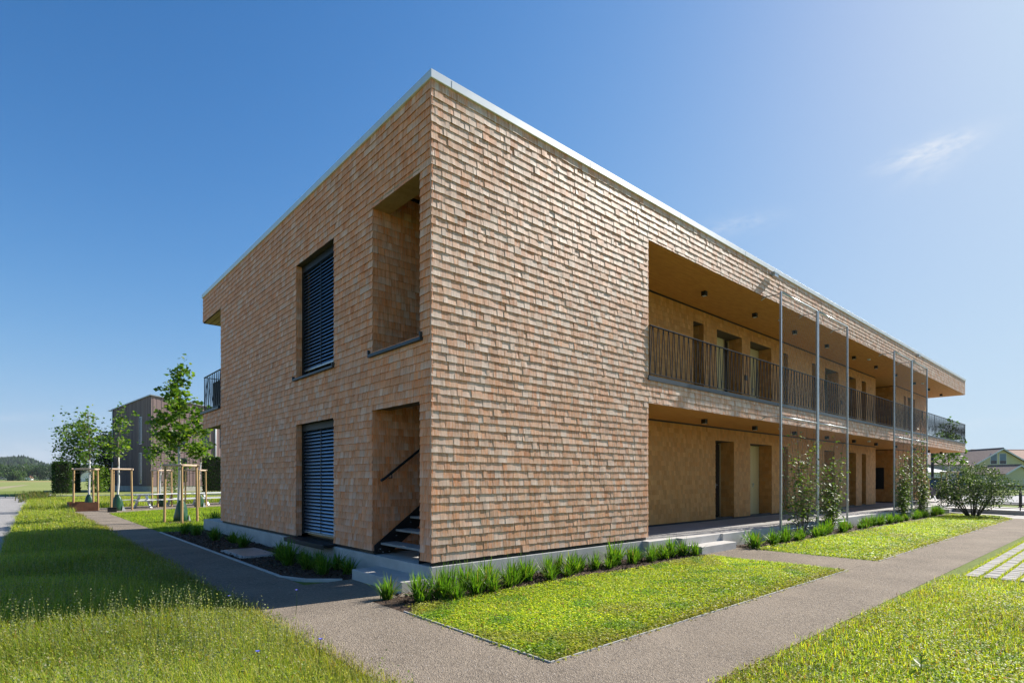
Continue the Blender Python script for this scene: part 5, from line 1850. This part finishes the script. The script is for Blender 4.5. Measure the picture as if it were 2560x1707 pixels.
# ------------------------------------------------------------------ right side: ramp, railing, street, village
def right_side():
    sheet('paving_band', [(24.4, -3.75), (24.9, -3.38), (26.9, -2.3), (27.9, -0.9), (28.6, -0.5), (29.2, -0.9), (28.3, -2.4), (27.3, -3.9), (27.0, -6.5), (24.0, -6.5)] and [[(24.9, -3.39), (27.0, -2.3), (27.9, -0.81), (28.95, -0.81), (28.1, -2.2), (27.4, -3.4), (27.0, -6.5), (24.9, -6.5)]], 0.005, M['pale_paving'])
    w = thing('ramp', 'low concrete ramp rising behind the round shrub', 'ramp')
    m = MB()
    m.prism([(28.9, -0.465), (28.12, -2.0), (27.55, -3.4), (27.1, -6.5), (30.5, -6.5), (31.2, -3.0), (32.5, -0.465)], -0.1, 0.19)
    m.build('concrete', M['concrete'], w, bevel=0.01)
    # steel railing on the ramp
    rl = thing('ramp_railing', 'dark steel railing running along the ramp behind the round shrub', 'railing')
    pts = [(29.0, -0.3), (28.55, -1.6), (27.95, -3.25), (27.6, -5.2), (27.5, -6.4)]
    for x, y in pts:
        p = MB(); p.beam((x, y, 0.18), (x, y, 1.24), 0.04, 0.04, up=(0, 1, 0)); p.build('post', M['dark_steel'], rl)
    for z in (1.22, 0.98, 0.42, 0.27):
        p = MB()
        for a, b in zip(pts[:-1], pts[1:]):
            p.beam((*a, z), (*b, z), 0.03, 0.03 if z < 1.2 else 0.045)
        p.build('rail', M['dark_steel'] if z != 0.98 else M['galv'], rl)
    rl2 = thing('ramp_railing', 'second dark steel railing on the far side of the ramp beside the bollard', 'railing')
    pts = [(34.0, 0.2), (33.2, -1.4), (32.4, -3.0), (31.8, -5.0)]
    for x, y in pts:
        p = MB(); p.beam((x, y, -0.02), (x, y, 1.25), 0.04, 0.04, up=(0, 1, 0)); p.build('post', M['dark_steel'], rl2)
    for z in (1.22, 0.30):
        p = MB()
        for a, b in zip(pts[:-1], pts[1:]):
            p.beam((*a, z), (*b, z), 0.03, 0.03)
        p.build('rail', M['dark_steel'], rl2)
    b = thing('bollard', 'short dark bollard behind the ramp railing', 'bollard', (37.2, -2.3, 0))
    m = MB(); m.lathe([(0.07, -0.03), (0.07, 0.86), (0.05, 0.9), (0.0, 0.9)], 12); m.build('shaft', M['dark_steel'], b, smooth=True)
    m = MB(); m.lathe([(0.11, -0.02), (0.11, 0.015), (0.07, 0.02)], 12); m.build('foot', M['dark_steel'], b)
    sheet('asphalt', [[(43.0, -30.0), (60.0, -30.0), (66.0, 1.0), (62.0, 14.0), (41.5, 14.0), (41.0, 0.4)]], -0.014, M['asphalt'])
    sheet('forecourt', [[(31.5, 0.5), (38.0, -0.8), (40.99, 0.4), (41.49, 14.0), (37.6, 14.0), (37.6, 6.1), (37.6, 0.5)]], -0.010, M['pale_paving'])
    k = MB()
    k.beam((41.0, -30.0, 0.0), (40.9, -6.0, 0.0), 0.14, 0.12)
    k.beam((40.9, -6.0, 0.001), (42.4, -2.2, 0.001), 0.14, 0.12)
    k.beam((42.4, -2.2, 0.0), (45.5, 0.3, 0.0), 0.14, 0.12)
    k.beam((60.2, -30.0, 0.0), (66.2, 1.0, 0.0), 0.14, 0.12)
    structure(k.build('kerb', M['concrete']))
    tree('young_tree', 'young tree whose crown shows through the far balcony railing', 'tree', (43.7, 2.1, 0), 5.6, 2.7,
         lambda t: 1.1 * (0.7 + 0.8 * t - 1.35 * t * t) + 0.05, 24, 1100, 0.17, LG, (2, 4, 3, 1), 0.05, 'bark', 2.5, 'young staked trees', 71, up=0.35, spread=0.16)
    stake_frame((43.5, 2.05, 0), 0.9, 'wooden stake frame at the car park beside the parked car')
    lp = thing('slanted_post', 'dark post with a slanted arm seen through the far balcony railing', 'post', at(2331, 46.0))
    m = MB(); m.tube([(0, 0, -0.02), (0, 0, 4.0)], 0.11, 8); m.build('post', M['dark_steel'], lp)
    m = MB(); m.beam((-0.35, 0.3, 3.85), (1.15, -0.95, 5.25), 0.16, 0.2); m.build('arm', M['dark_steel'], lp)
    # slatted timber shelter side behind the trellis
    sh = thing('slat_fence', 'grey upright slat fence panel behind the last trellis post', 'fence', at(2300, 39.5), R(-40))
    for k in range(9):
        m = MB(); m.box(-0.42 + k * 0.1, -0.42 + k * 0.1 + 0.08, 0, 0.03, 0.05, 1.35); m.build('slat', M['plaster_grey'], sh)
    m = MB(); m.box(-0.47, 0.53, -0.03, -0.002, 1.22, 1.32); m.box(-0.47, 0.53, -0.03, -0.002, 0.15, 0.25); m.build('rail', M['post_wood'], sh)
    m = MB(); m.box(0.54, 0.66, -0.06, 0.06, 0, 1.6); m.build('post', M['post_wood'], sh)


right_side()


def house(name, label, cat, px, depth, facing, width, length, eave, ridge, wall, roof, wins=(), group=None, hip=False, skylight=None, base=-0.1, cols=10, overhang=0.5):
    """village house: gable towards the viewer, tiled roof in courses, windows with shutters"""
    loc = at(px, depth, base)
    t = thing(name, label, cat, loc, facing, group)
    w = MB()
    hw = width / 2
    w.add([(-hw, 0, 0), (hw, 0, 0), (hw, 0, eave), (0, 0, ridge), (-hw, 0, eave), (-hw, length, 0), (hw, length, 0), (hw, length, eave), (0, length, ridge), (-hw, length, eave)],
          [(0, 1, 2, 3, 4), (9, 8, 7, 6, 5), (0, 5, 6, 1), (1, 6, 7, 2), (4, 9, 5, 0)] if not hip else [(0, 1, 2, 4), (9, 7, 6, 5), (0, 5, 6, 1), (1, 6, 7, 2), (4, 9, 5, 0)])
    w.build('wall', M[wall], t)
    r = MB()
    o = overhang
    sl = (ridge - eave) / hw
    n = cols
    for s in (-1, 1):
        for k in range(n):                                     # tile courses step down the slope
            f0, f1 = k / n, (k + 1) / n
            x0, x1 = s * (hw + o) * (1 - f0), s * (hw + o) * (1 - f1)
            z0 = ridge - sl * abs(x0) + 0.16
            z1 = ridge - sl * abs(x1) + 0.12
            ya0, yb0 = -o, length + o
            ya1, yb1 = -o, length + o
            if hip:
                ya0, yb0 = -o + (hw + o) * f0 * 0.95, length + o - (hw + o) * f0 * 0.95
                ya1, yb1 = -o + (hw + o) * f1 * 0.95, length + o - (hw + o) * f1 * 0.95
            vs = [(x0, ya0, z0), (x1, ya1, z1), (x1, yb1, z1), (x0, yb0, z0), (x0, ya0, z0 - 0.07), (x1, ya1, z1 - 0.03), (x1, yb1, z1 - 0.03), (x0, yb0, z0 - 0.07)]
            r.add(vs, [(0, 1, 2, 3), (7, 6, 5, 4), (0, 3, 7, 4), (1, 0, 4, 5), (2, 1, 5, 6), (3, 2, 6, 7)])
            if hip:
                for (ya, yb, e) in ((ya0, ya1, 0), (yb0, yb1, 1)):
                    ax, bx = abs(x0), abs(x1)
                    if s > 0:
                        r.add([(-ax, ya, z0), (ax, ya, z0), (bx, yb, z1), (-bx, yb, z1)], [(0, 1, 2, 3)])
    ro = r.build('roof', M[roof], t)
    rt = MB()
    for k in range(int(length / 0.4) if not hip else int((length - width) / 0.4)):
        y0 = (0 if not hip else hw * 0.95) - (o if not hip else 0) + k * 0.4
        rt.tube([(0, y0, ridge + 0.16), (0, y0 + 0.38, ridge + 0.16)], 0.10, 6)
    if rt.v:
        rt.build('ridge_tiles', M[roof], ro)
    if not hip:
        b = MB()
        for s in (-1, 1):
            b.beam((s * (hw + o), -o - 0.02, eave - sl * o + 0.02), (0, -o - 0.02, ridge + 0.04), 0.05, 0.2)
        b.build('bargeboard', M['white_paint'], ro)
        ch = MB(); ch.box(-0.3, 0.3, length * 0.45, length * 0.45 + 0.6, ridge - 0.3, ridge + 0.75); ch.box(-0.36, 0.36, length * 0.45 - 0.06, length * 0.45 + 0.66, ridge + 0.751, ridge + 0.85)
        if name == 'farmhouse': ch.build('chimney', M['tile_red'], ro)
    for (x, z, ww, wh) in wins:
        f = MB(); f.box(x - ww / 2 - 0.08, x + ww / 2 + 0.08, -0.05, -0.002, z - 0.08, z + wh + 0.08)
        fo = f.build('window', M['white_paint'], t)
        g = MB(); g.box(x - ww / 2, x + ww / 2, -0.07, -0.0505, z + wh * 0.36, z + wh); g.build('shutter', M['shutter_blue'], fo)
        g = MB(); g.box(x - ww / 2, x + ww / 2, -0.065, -0.0506, z, z + wh * 0.35); g.build('pane', M['glass'], fo)
    return t


def village():
    FV = YAW + R(-8)                                            # gables look towards the street
    house('yellow_house', 'pale yellow gabled house with four blue grey shuttered windows at the right edge', 'house', 2503, 95, YAW - R(3), 8.6, 14, 4.2, 6.75, 'plaster_yellow', 'tile_brown',
          wins=((-1.25, 4.2, 1.0, 1.75), (0.25 + 0.0, 4.2, 1.0, 1.75), (-1.6 - 1.2, 1.55, 1.35, 1.75), (2.3, 1.6, 1.35, 1.75)), cols=16)
    house('garage', 'small pale yellow gabled garage in front of the yellow house', 'garage', 2549, 80, YAW - R(3), 3.6, 6, 2.45, 3.55, 'plaster_yellow', 'tile_brown', wins=((0.9, 1.0, 0.6, 0.6),), cols=8, overhang=0.3)
    house('pink_house', 'pink plastered house with red hipped roof behind the garden trees', 'house', 2420, 112, YAW - R(6), 6.6, 12, 6.0, 7.6, 'plaster_pink', 'tile_red', wins=((-2.5, 3.2, 1.1, 1.3), (0.9, 3.2, 1.1, 1.3)), hip=True, cols=12)
    house('red_roofed_house', 'far house of which only a long red tiled roof shows above the others', 'house', 2432, 150, YAW - R(86), 9.0, 16, 7.0, 9.4, 'plaster_pink', 'tile_red', cols=12)
    t = house('grey_pink_house', 'greyish pink house with a blue door below the far balcony', 'house', 2343, 90, YAW - R(6), 8.6, 11, 4.0, 5.5, 'plaster_grey', 'tile_brown', wins=((2.3, 2.2, 0.5, 0.7), (-2.5, 1.9, 1.2, 1.0)), hip=True, cols=12)
    d = MB(); d.box(3.1, 3.9, -0.06, -0.002, 0.8, 2.6); d.build('door', M['blue_door'], t)
    t = house('white_building', 'low white building with a white sheet roof behind the parked car', 'building', 2272, 68, YAW - R(4), 8.4, 9, 2.5, 3.9, 'plaster_white', 'sheet_white', wins=((2.4, 0.6, 0.6, 1.3), (3.35, 1.3, 0.8, 0.45)), hip=True, cols=8)
    gw = thing('garden_fence', 'grey board fence between the shrub and the yellow house', 'fence', at(2490, 82), YAW)
    for k in range(14):
        m = MB(); m.box(-1.4 + k * 0.2, -1.4 + k * 0.2 + 0.18, 0, 0.04, 0.0, 1.5); m.build('board', M['plaster_grey'], gw)
    m = MB(); m.box(-1.42, 1.42, 0.041, 0.08, 1.2, 1.3); m.build('rail', M['plaster_grey'], gw)
    for i, (px, dd, h, w_) in enumerate(((2408, 88, 3.2, 0.5), (2437, 86, 2.6, 1.2), (2420, 84, 2.0, 1.0))):
        tree('garden_tree', ('slim dark green tree before the pink house', 'bushy green tree peeping above the round shrub', 'low garden bush left of the bushy tree')[i], 'tree', at(px, dd), h, 0.3,
             (lambda w2: (lambda t: w2 * (0.6 + 0.8 * t - 1.3 * t * t) + 0.05))(w_), 24, 700, 0.16, LG, (1, 4, 4, 1), 0.06, 'bark', None, None, 80 + i, up=0.5, spread=0.2)


village()


def car():
    """dark estate car parked behind the trellis, side on"""
    ang = YAW + R(6)
    t = thing('parked_car', 'dark grey purple car parked beyond the last trellis', 'car', at(2372, 41.3), ang)
    # side outline from tail (-2.2) to nose (2.2)
    low = [(-2.2, 0.35), (-2.25, 0.7), (-2.2, 0.98), (1.1, 1.0), (1.9, 0.86), (2.25, 0.66), (2.25, 0.36)]
    b = MB()
    hw = [0.80, 0.86, 0.84, 0.86, 0.80, 0.72, 0.72]
    n = len(low)
    vs = [(x, -h, z) for (x, z), h in zip(low, hw)] + [(x, h, z) for (x, z), h in zip(low, hw)]
    b.add(vs, [tuple(range(n)), tuple(range(2 * n - 1, n - 1, -1))] + [(i, n + i, n + (i + 1) % n, (i + 1) % n) for i in range(n)])
    body = b.build('body', M['car_paint'], t, bevel=0.05)
    g = MB()
    top = [(-2.12, 0.985, 0.80), (-1.75, 1.52, 0.66), (0.0, 1.58, 0.66), (1.15, 0.99, 0.78)]
    m = len(top)
    g.add([(x, -h, z) for x, z, h in top] + [(x, h, z) for x, z, h in top], [tuple(range(m)), tuple(range(2 * m - 1, m - 1, -1))] + [(i, m + i, m + (i + 1) % m, (i + 1) % m) for i in range(m)])
    g.build('window', M['glass'], t, bevel=0.03)
    r = MB()
    r.box(-1.8, 0.05, -0.64, 0.64, 1.545, 1.60)
    for y in (-0.68, 0.68):
        r.beam((-0.35, y * 0.99, 1.0), (-0.35, y * 0.97, 1.56), 0.07, 0.03, up=(1, 0, 0))
        r.tube([(-1.7, y * 0.86, 1.64), (-0.1, y * 0.86, 1.66)], 0.02, 6)
    r.build('roof', M['car_paint'], t, bevel=0.02)
    for x in (-1.38, 1.40):
        for y in (-0.78, 0.78):
            w = MB()
            w.tube([(x, y - 0.1, 0.33), (x, y + 0.1, 0.33)], 0.335, 20)
            wo = w.build('wheel', M['tyre'], t)
            q = MB()
            yo = y + math.copysign(0.105, y)
            for k in range(10):
                a = k * math.pi / 5
                q.beam((x + 0.05 * math.cos(a), yo, 0.33 + 0.05 * math.sin(a)), (x + 0.25 * math.cos(a), yo, 0.33 + 0.25 * math.sin(a)), 0.045, 0.012, up=(0, 1, 0))
            q.tube([(x, yo - 0.006, 0.33), (x, yo + 0.008, 0.33)], 0.06, 10)
            q.build('rim', M['alloy'], wo)
    for y in (-0.62, 0.62):
        h = MB(); h.box(2.12, 2.262, y - 0.16, y + 0.16, 0.66, 0.78); h.build('headlight', M['alloy'], t)
        h = MB(); h.box(-2.262, -2.16, y - 0.14, y + 0.14, 0.72, 0.95); h.build('tail_light', M['red_lamp'], t)
        h = MB(); h.box(0.75, 0.95, y * 1.5 - 0.07, y * 1.5 + 0.07, 1.0, 1.13); h.build('mirror', M['car_paint'], t)


car()


# ------------------------------------------------------------------ paving with grassy joints at the right edge
def pavers():
    r = rnd
    rows = []
    for j in range(9):
        y1 = -4.78 - j * 0.215
        x = 6.9 + (0.05 if j % 2 else 0)
        while x < 24:
            rows.append((x, y1))
            x += 0.112
    def key(q):
        return (q[0] - CAMX) ** 2 + (q[1] - CAMY) ** 2
    def seen(q):
        dx, dy = q[0] - CAMX, q[1] - CAMY
        X = dx * math.cos(YAW) + dy * math.sin(YAW)
        D = -dx * math.sin(YAW) + dy * math.cos(YAW)
        return X / D < 0.95
    vis = sorted([q for q in rows if seen(q)], key=key)
    hid = [q for q in rows if not seen(q)]
    pv = thing('paving', 'pale concrete paving strips with grass joints at the right edge', 'paving')
    pv['kind'] = 'structure'
    for k in ('label', 'category'):
        if k in pv: del pv[k]
    meshes = []
    for i in range(8):
        m = MB()
        c = mixc((0.34, 0.325, 0.30), (0.46, 0.44, 0.405), r.random())
        m.box(0, 0.088, -0.165, 0, -0.06, 0.022, c)
        me = bpy.data.meshes.new('paver')
        me.from_pydata(m.v, [], m.f)
        a = me.attributes.new('tint', 'FLOAT_COLOR', 'POINT')
        a.data.foreach_set('color', np.array([(*q, 1) for q in m.c], dtype=np.float32).ravel())
        me.update()
        me.materials.append(M['paver'])
        meshes.append(me)
    for x, y in vis[:300]:
        o = bpy.data.objects.new('paver', r.choice(meshes))
        COL.objects.link(o)
        o.parent = pv
        o.location = (x, y, r.uniform(-0.004, 0.003))
    rest = MB()
    for x, y in vis[300:] + hid:
        c = mixc((0.34, 0.325, 0.30), (0.46, 0.44, 0.405), r.random())
        dz = r.uniform(-0.004, 0.003)
        rest.box(x, x + 0.088, y - 0.165, y, -0.06, 0.022 + dz, c)
    o = rest.build('pavers', M['paver'], pv, tint=True)
    o['kind'] = 'stuff'
    # thin grass in the joints
    P = scatter([(6.85, -6.8), (22, -6.8), (22, -4.66), (6.85, -4.66)], 2200)
    f = ((-4.78 - P[:, 1]) % 0.215)
    P = P[(f > 0.162) | (rng.random(len(P)) < 0.05)]
    n = len(P)
    P[:, 2] = 0.0
    V, F, C = blades(P, rng.uniform(0.025, 0.07, n), np.full(n, 0.006), rng.uniform(0, 6.28, n), rng.uniform(0.1, 0.8, n), palette(n, (YEL, GRN, STRAW), (3, 3, 2)))
    o = np_mesh('joint_grass', V, F, C, M['grass'])
    o['kind'] = 'stuff'


pavers()


# ------------------------------------------------------------------ distance: field edge, forest, hills, mountains
def distance():
    r = np.random.default_rng(91)
    # crop beside the track
    n = 9000
    P = np.stack([r.uniform(-34, -6, n), r.uniform(58, 100, n), np.zeros(n)], 1)
    P = P[(P[:, 0] < -8.6 - (P[:, 1] - 60) * 0.12)]
    n = len(P)
    V, F, C = blades(P, r.uniform(0.4, 1.0, n), np.full(n, 0.11), r.uniform(0, 6.28, n), r.uniform(0.2, 0.9, n), palette(n, ((0.06, 0.15, 0.02), (0.10, 0.20, 0.03)), (1, 1)))
    o = np_mesh('crop', V, F, C, M['leaf'])
    o['kind'] = 'stuff'
    # verge growth at the corner of the garden wall
    n = 1600
    P = np.stack([r.normal(-3.0, 0.5, n), r.uniform(42, 60, n), np.zeros(n)], 1)
    V, F, C = blades(P, r.uniform(0.2, 0.7, n), np.full(n, 0.05), r.uniform(0, 6.28, n), r.uniform(0.2, 0.9, n), palette(n, ((0.07, 0.12, 0.03), (0.16, 0.14, 0.06)), (1, 1)))
    o = np_mesh('verge_grass', V, F, C, M['grass'])
    o['kind'] = 'stuff'
    # trees one can tell apart at the edge of the field
    def far_tree(px, d, h, w, label, seed, cols):
        rr = np.random.default_rng(seed)
        t = thing('field_tree', label, 'tree', at(px, d), 0, 'trees along the far field edge')
        m = MB(); m.tube([(0, 0, -0.5), (0, 0, h * 0.5)], [0.5, 0.2], 6); m.build('trunk', M['dark_bark'], t)
        k = 1500
        cl = rr.normal(size=(14, 3)) * np.array([w * 0.30, w * 0.30, h * 0.20]) + np.array([0, 0, h * 0.55])
        P = cl[rr.integers(0, 14, k)] + rr.normal(size=(k, 3)) * np.array([w * 0.14, w * 0.14, h * 0.10])
        P[:, 2] = np.clip(P[:, 2], 0.4, h)
        C = np.array(cols)[rr.integers(0, len(cols), k)] * rr.uniform(0.75, 1.25, (k, 1))
        s = rr.uniform(0.8, 1.6, k)
        V, F, C = diamonds(P, rr.normal(size=(k, 3)), rr.normal(size=(k, 3)), s, s * 0.45, C)
        np_mesh('crown', V, F, C, M['leaf'], t)
    DG = ((0.03, 0.06, 0.018), (0.045, 0.085, 0.025), (0.02, 0.045, 0.014))
    MG = ((0.06, 0.11, 0.03), (0.09, 0.14, 0.04))
    far_tree(45, 520, 10, 12, 'round pale green tree standing lowest at the field edge', 301, MG)
    for i, (px, h, w) in enumerate(((-20, 17, 24), (25, 15, 20), (100, 13, 17), (125, 16, 22), (150, 14, 18))):
        far_tree(px, 560 + 12 * i, h, w, 'dark broadleaf tree in the row along the far field edge', 310 + i, DG)
    far_tree(42, 590, 18, 26, 'largest rounded tree of the far row, mid green', 320, MG)
    for i, (px, h, w) in enumerate(((185, 15, 22), (215, 17, 24), (250, 15, 22), (60, 19, 26), (-60, 18, 30))):
        far_tree(px, 610 + 10 * i, h, w, 'dark broadleaf tree in the row along the far field edge', 330 + i, DG)
    # two far farm buildings
    for px, d, w in ((70, 900, 7), (222, 330, 9)):
        house('farmhouse', 'far farmhouse with red roof at the edge of the fields' if px < 100 else 'far white farmhouse seen past the tree trunks', 'house', px, d, YAW + R(25), w, 14, 3.0, 7.0, 'plaster_white', 'tile_red', cols=6)
    # wooded hill as a ridge with a rough, treed skyline
    def ridge(name, d, pts, m, thick, rough, steps, kind, seed, cone=0.0):
        rr = np.random.default_rng(seed)
        xs = np.linspace(pts[0][0], pts[-1][0], steps)
        hs = np.interp(xs, [p[0] for p in pts], [p[1] for p in pts])
        V, F = [], []
        J = 7
        for i, (px, h) in enumerate(zip(xs, hs)):
            for j in range(J):
                f = j / (J - 1)
                dd = d + (f - 0.5) * thick
                p = at(px, dd)
                hh = h * math.sin(math.pi * min(1, f * 1.0) ** 0.9) if j not in (0, J - 1) else -5
                V.append((p.x, p.y, hh + (rr.uniform(0, rough) if 0 < j < J - 1 else 0)))
        for i in range(steps - 1):
            for j in range(J - 1):
                a = i * J + j
                F.append((a, a + J, a + J + 1, a + 1))
        b = MB()
        b.add(V, F)
        return structure(b.build(name, m, smooth=True))
    ridge('hill', 1500, [(-900, 14), (-300, 30), (-60, 40), (20, 50), (60, 53), (110, 33), (170, 28), (260, 26), (500, 20), (900, 12)], M['hill'], 500, 9, 260, 'structure', 5)
    ridge('mountain', 6000, [(-900, 90), (-200, 180), (-40, 222), (8, 240), (28, 223), (45, 163), (90, 129), (130, 150), (150, 140), (220, 107), (500, 80)], M['mountain'], 1400, 8, 160, 'structure', 6)
    # forest on the hill: trees too many to count
    rr = np.random.default_rng(92)
    n = 5200
    px = rr.uniform(-420, 620, n); d = rr.uniform(1300, 1640, n)
    V = np.empty((n, 3))
    for i in range(n):
        p = at(px[i], d[i])
        V[i] = (p.x, p.y, 0)
    hs = np.interp(px, [-900, -300, -60, 20, 60, 110, 170, 260, 500, 900], [14, 30, 40, 50, 53, 33, 28, 26, 20, 12])
    f = (d - 1250) / 500
    V[:, 2] = hs * np.sin(np.pi * np.clip(f, 0, 1) ** 0.9) - 2
    H = rr.uniform(9, 17, n)
    k = 6
    ring = np.stack([np.cos(np.arange(k) * 2 * np.pi / k), np.sin(np.arange(k) * 2 * np.pi / k)], 1)
    VV = np.empty((n, k + 1, 3))
    for i in range(k):
        VV[:, i, 0] = V[:, 0] + ring[i, 0] * H * 0.28
        VV[:, i, 1] = V[:, 1] + ring[i, 1] * H * 0.28
        VV[:, i, 2] = V[:, 2] + H * 0.12
    VV[:, k] = V; VV[:, k, 2] += H
    b = np.arange(n)[:, None] * (k + 1)
    F = np.concatenate([b + np.array([[i, (i + 1) % k, k]]) for i in range(k)], 0)
    C = np.repeat(np.array(DG)[rr.integers(0, 3, n)] * rr.uniform(0.7, 1.3, (n, 1)), k + 1, 0)
    o = np_mesh('forest', VV.reshape(-1, 3), F, C, M['leaf'])
    o['kind'] = 'stuff'


distance()


# ------------------------------------------------------------------ small things in the foreground
def small_things():
    fl = [(-2.72, -0.3, 0.34, 'blue cornflower at the edge of the shaded grass'), (-1.98, -0.2, 0.30, 'blue cornflower hanging over the gravel beside the meadow'),
          (-2.6, -2.3, 0.30, 'blue cornflower nearest the bottom edge beside the gravel'), (-3.05, -2.4, 0.33, 'blue cornflower in the sunlit meadow left of the gravel edge')]
    for x, y, h, lab in fl:
        t = thing('cornflower', lab, 'flower', (x, y, -0.02), rnd.uniform(0, 6), 'blue cornflowers in the meadow')
        s = MB(); s.tube([(0, 0, 0), (0.02, 0.01, h * 0.6), (0.03, 0.0, h)], [0.003, 0.0025, 0.002], 5, col=(0.1, 0.15, 0.06)); s.build('stem', M['grass'], t, tint=True)
        p = MB()
        for k in range(9):
            a = k * 0.698
            p.add([(0.03, 0, h), (0.03 + 0.014 * math.cos(a - 0.3), 0.014 * math.sin(a - 0.3), h + 0.010), (0.03 + 0.02 * math.cos(a), 0.02 * math.sin(a), h + 0.014), (0.03 + 0.014 * math.cos(a + 0.3), 0.014 * math.sin(a + 0.3), h + 0.012)], [(0, 1, 2, 3)])
        p.build('petals', M['petal'], t)
    r = np.random.default_rng(95)
    t = thing('broadleaf_weed', 'broad leaved weed standing in the grass at the bottom right', 'plant', (1.05, -5.45, -0.02))
    s = MB(); s.tube([(0, 0, 0), (0.005, 0, 0.16)], [0.006, 0.004], 6, col=(0.10, 0.16, 0.03)); s.build('stem', M['grass'], t, tint=True)
    n = 12
    a = np.arange(n) * 2.4
    z = np.linspace(0.05, 0.15, n)
    P = np.stack([0 * a, 0 * a, z], 1)
    D = np.stack([np.cos(a), np.sin(a), np.linspace(0.15, 1.0, n)], 1)
    L = np.linspace(0.10, 0.05, n)
    for i in range(n):
        V, F, C = diamonds(P[i:i + 1], D[i:i + 1], np.array([[-math.sin(a[i]), math.cos(a[i]), 0.0]]), L[i:i + 1], L[i:i + 1] * 0.24, np.array([(0.12, 0.20, 0.03)]))
        np_mesh('leaf', V, F, C, M['leaf'], t)
    c = thing('manhole_cover', 'flat concrete inspection cover in the shaded mulch bed', 'cover', (-0.72, 5.75, 0))
    m = MB(); m.box(-0.36, 0.36, -0.75, 0.75, -0.03, 0.02); m.build('frame', M['concrete'], c, bevel=0.004)
    m = MB(); m.box(-0.30, 0.30, -0.69, 0.69, 0.0203, 0.032); m.build('lid', M['galv'], c)


small_things()


# ------------------------------------------------------------------ summer haze in the air
def haze():
    b = MB()
    b.box(-8200, 8200, -8200, 8200, -1.03, 262)
    m = bpy.data.materials.new('summer_haze')
    m.use_nodes = True
    t = m.node_tree
    t.nodes.remove(t.nodes['Principled BSDF'])
    v = t.nodes.new('ShaderNodeVolumePrincipled')
    v.inputs['Color'].default_value = (0.80, 0.88, 1.0, 1)
    v.inputs['Density'].default_value = 0.00006
    t.links.new(v.outputs[0], t.nodes['Material Output'].inputs['Volume'])
    o = b.build('haze', m)
    o['kind'] = 'stuff'


haze()
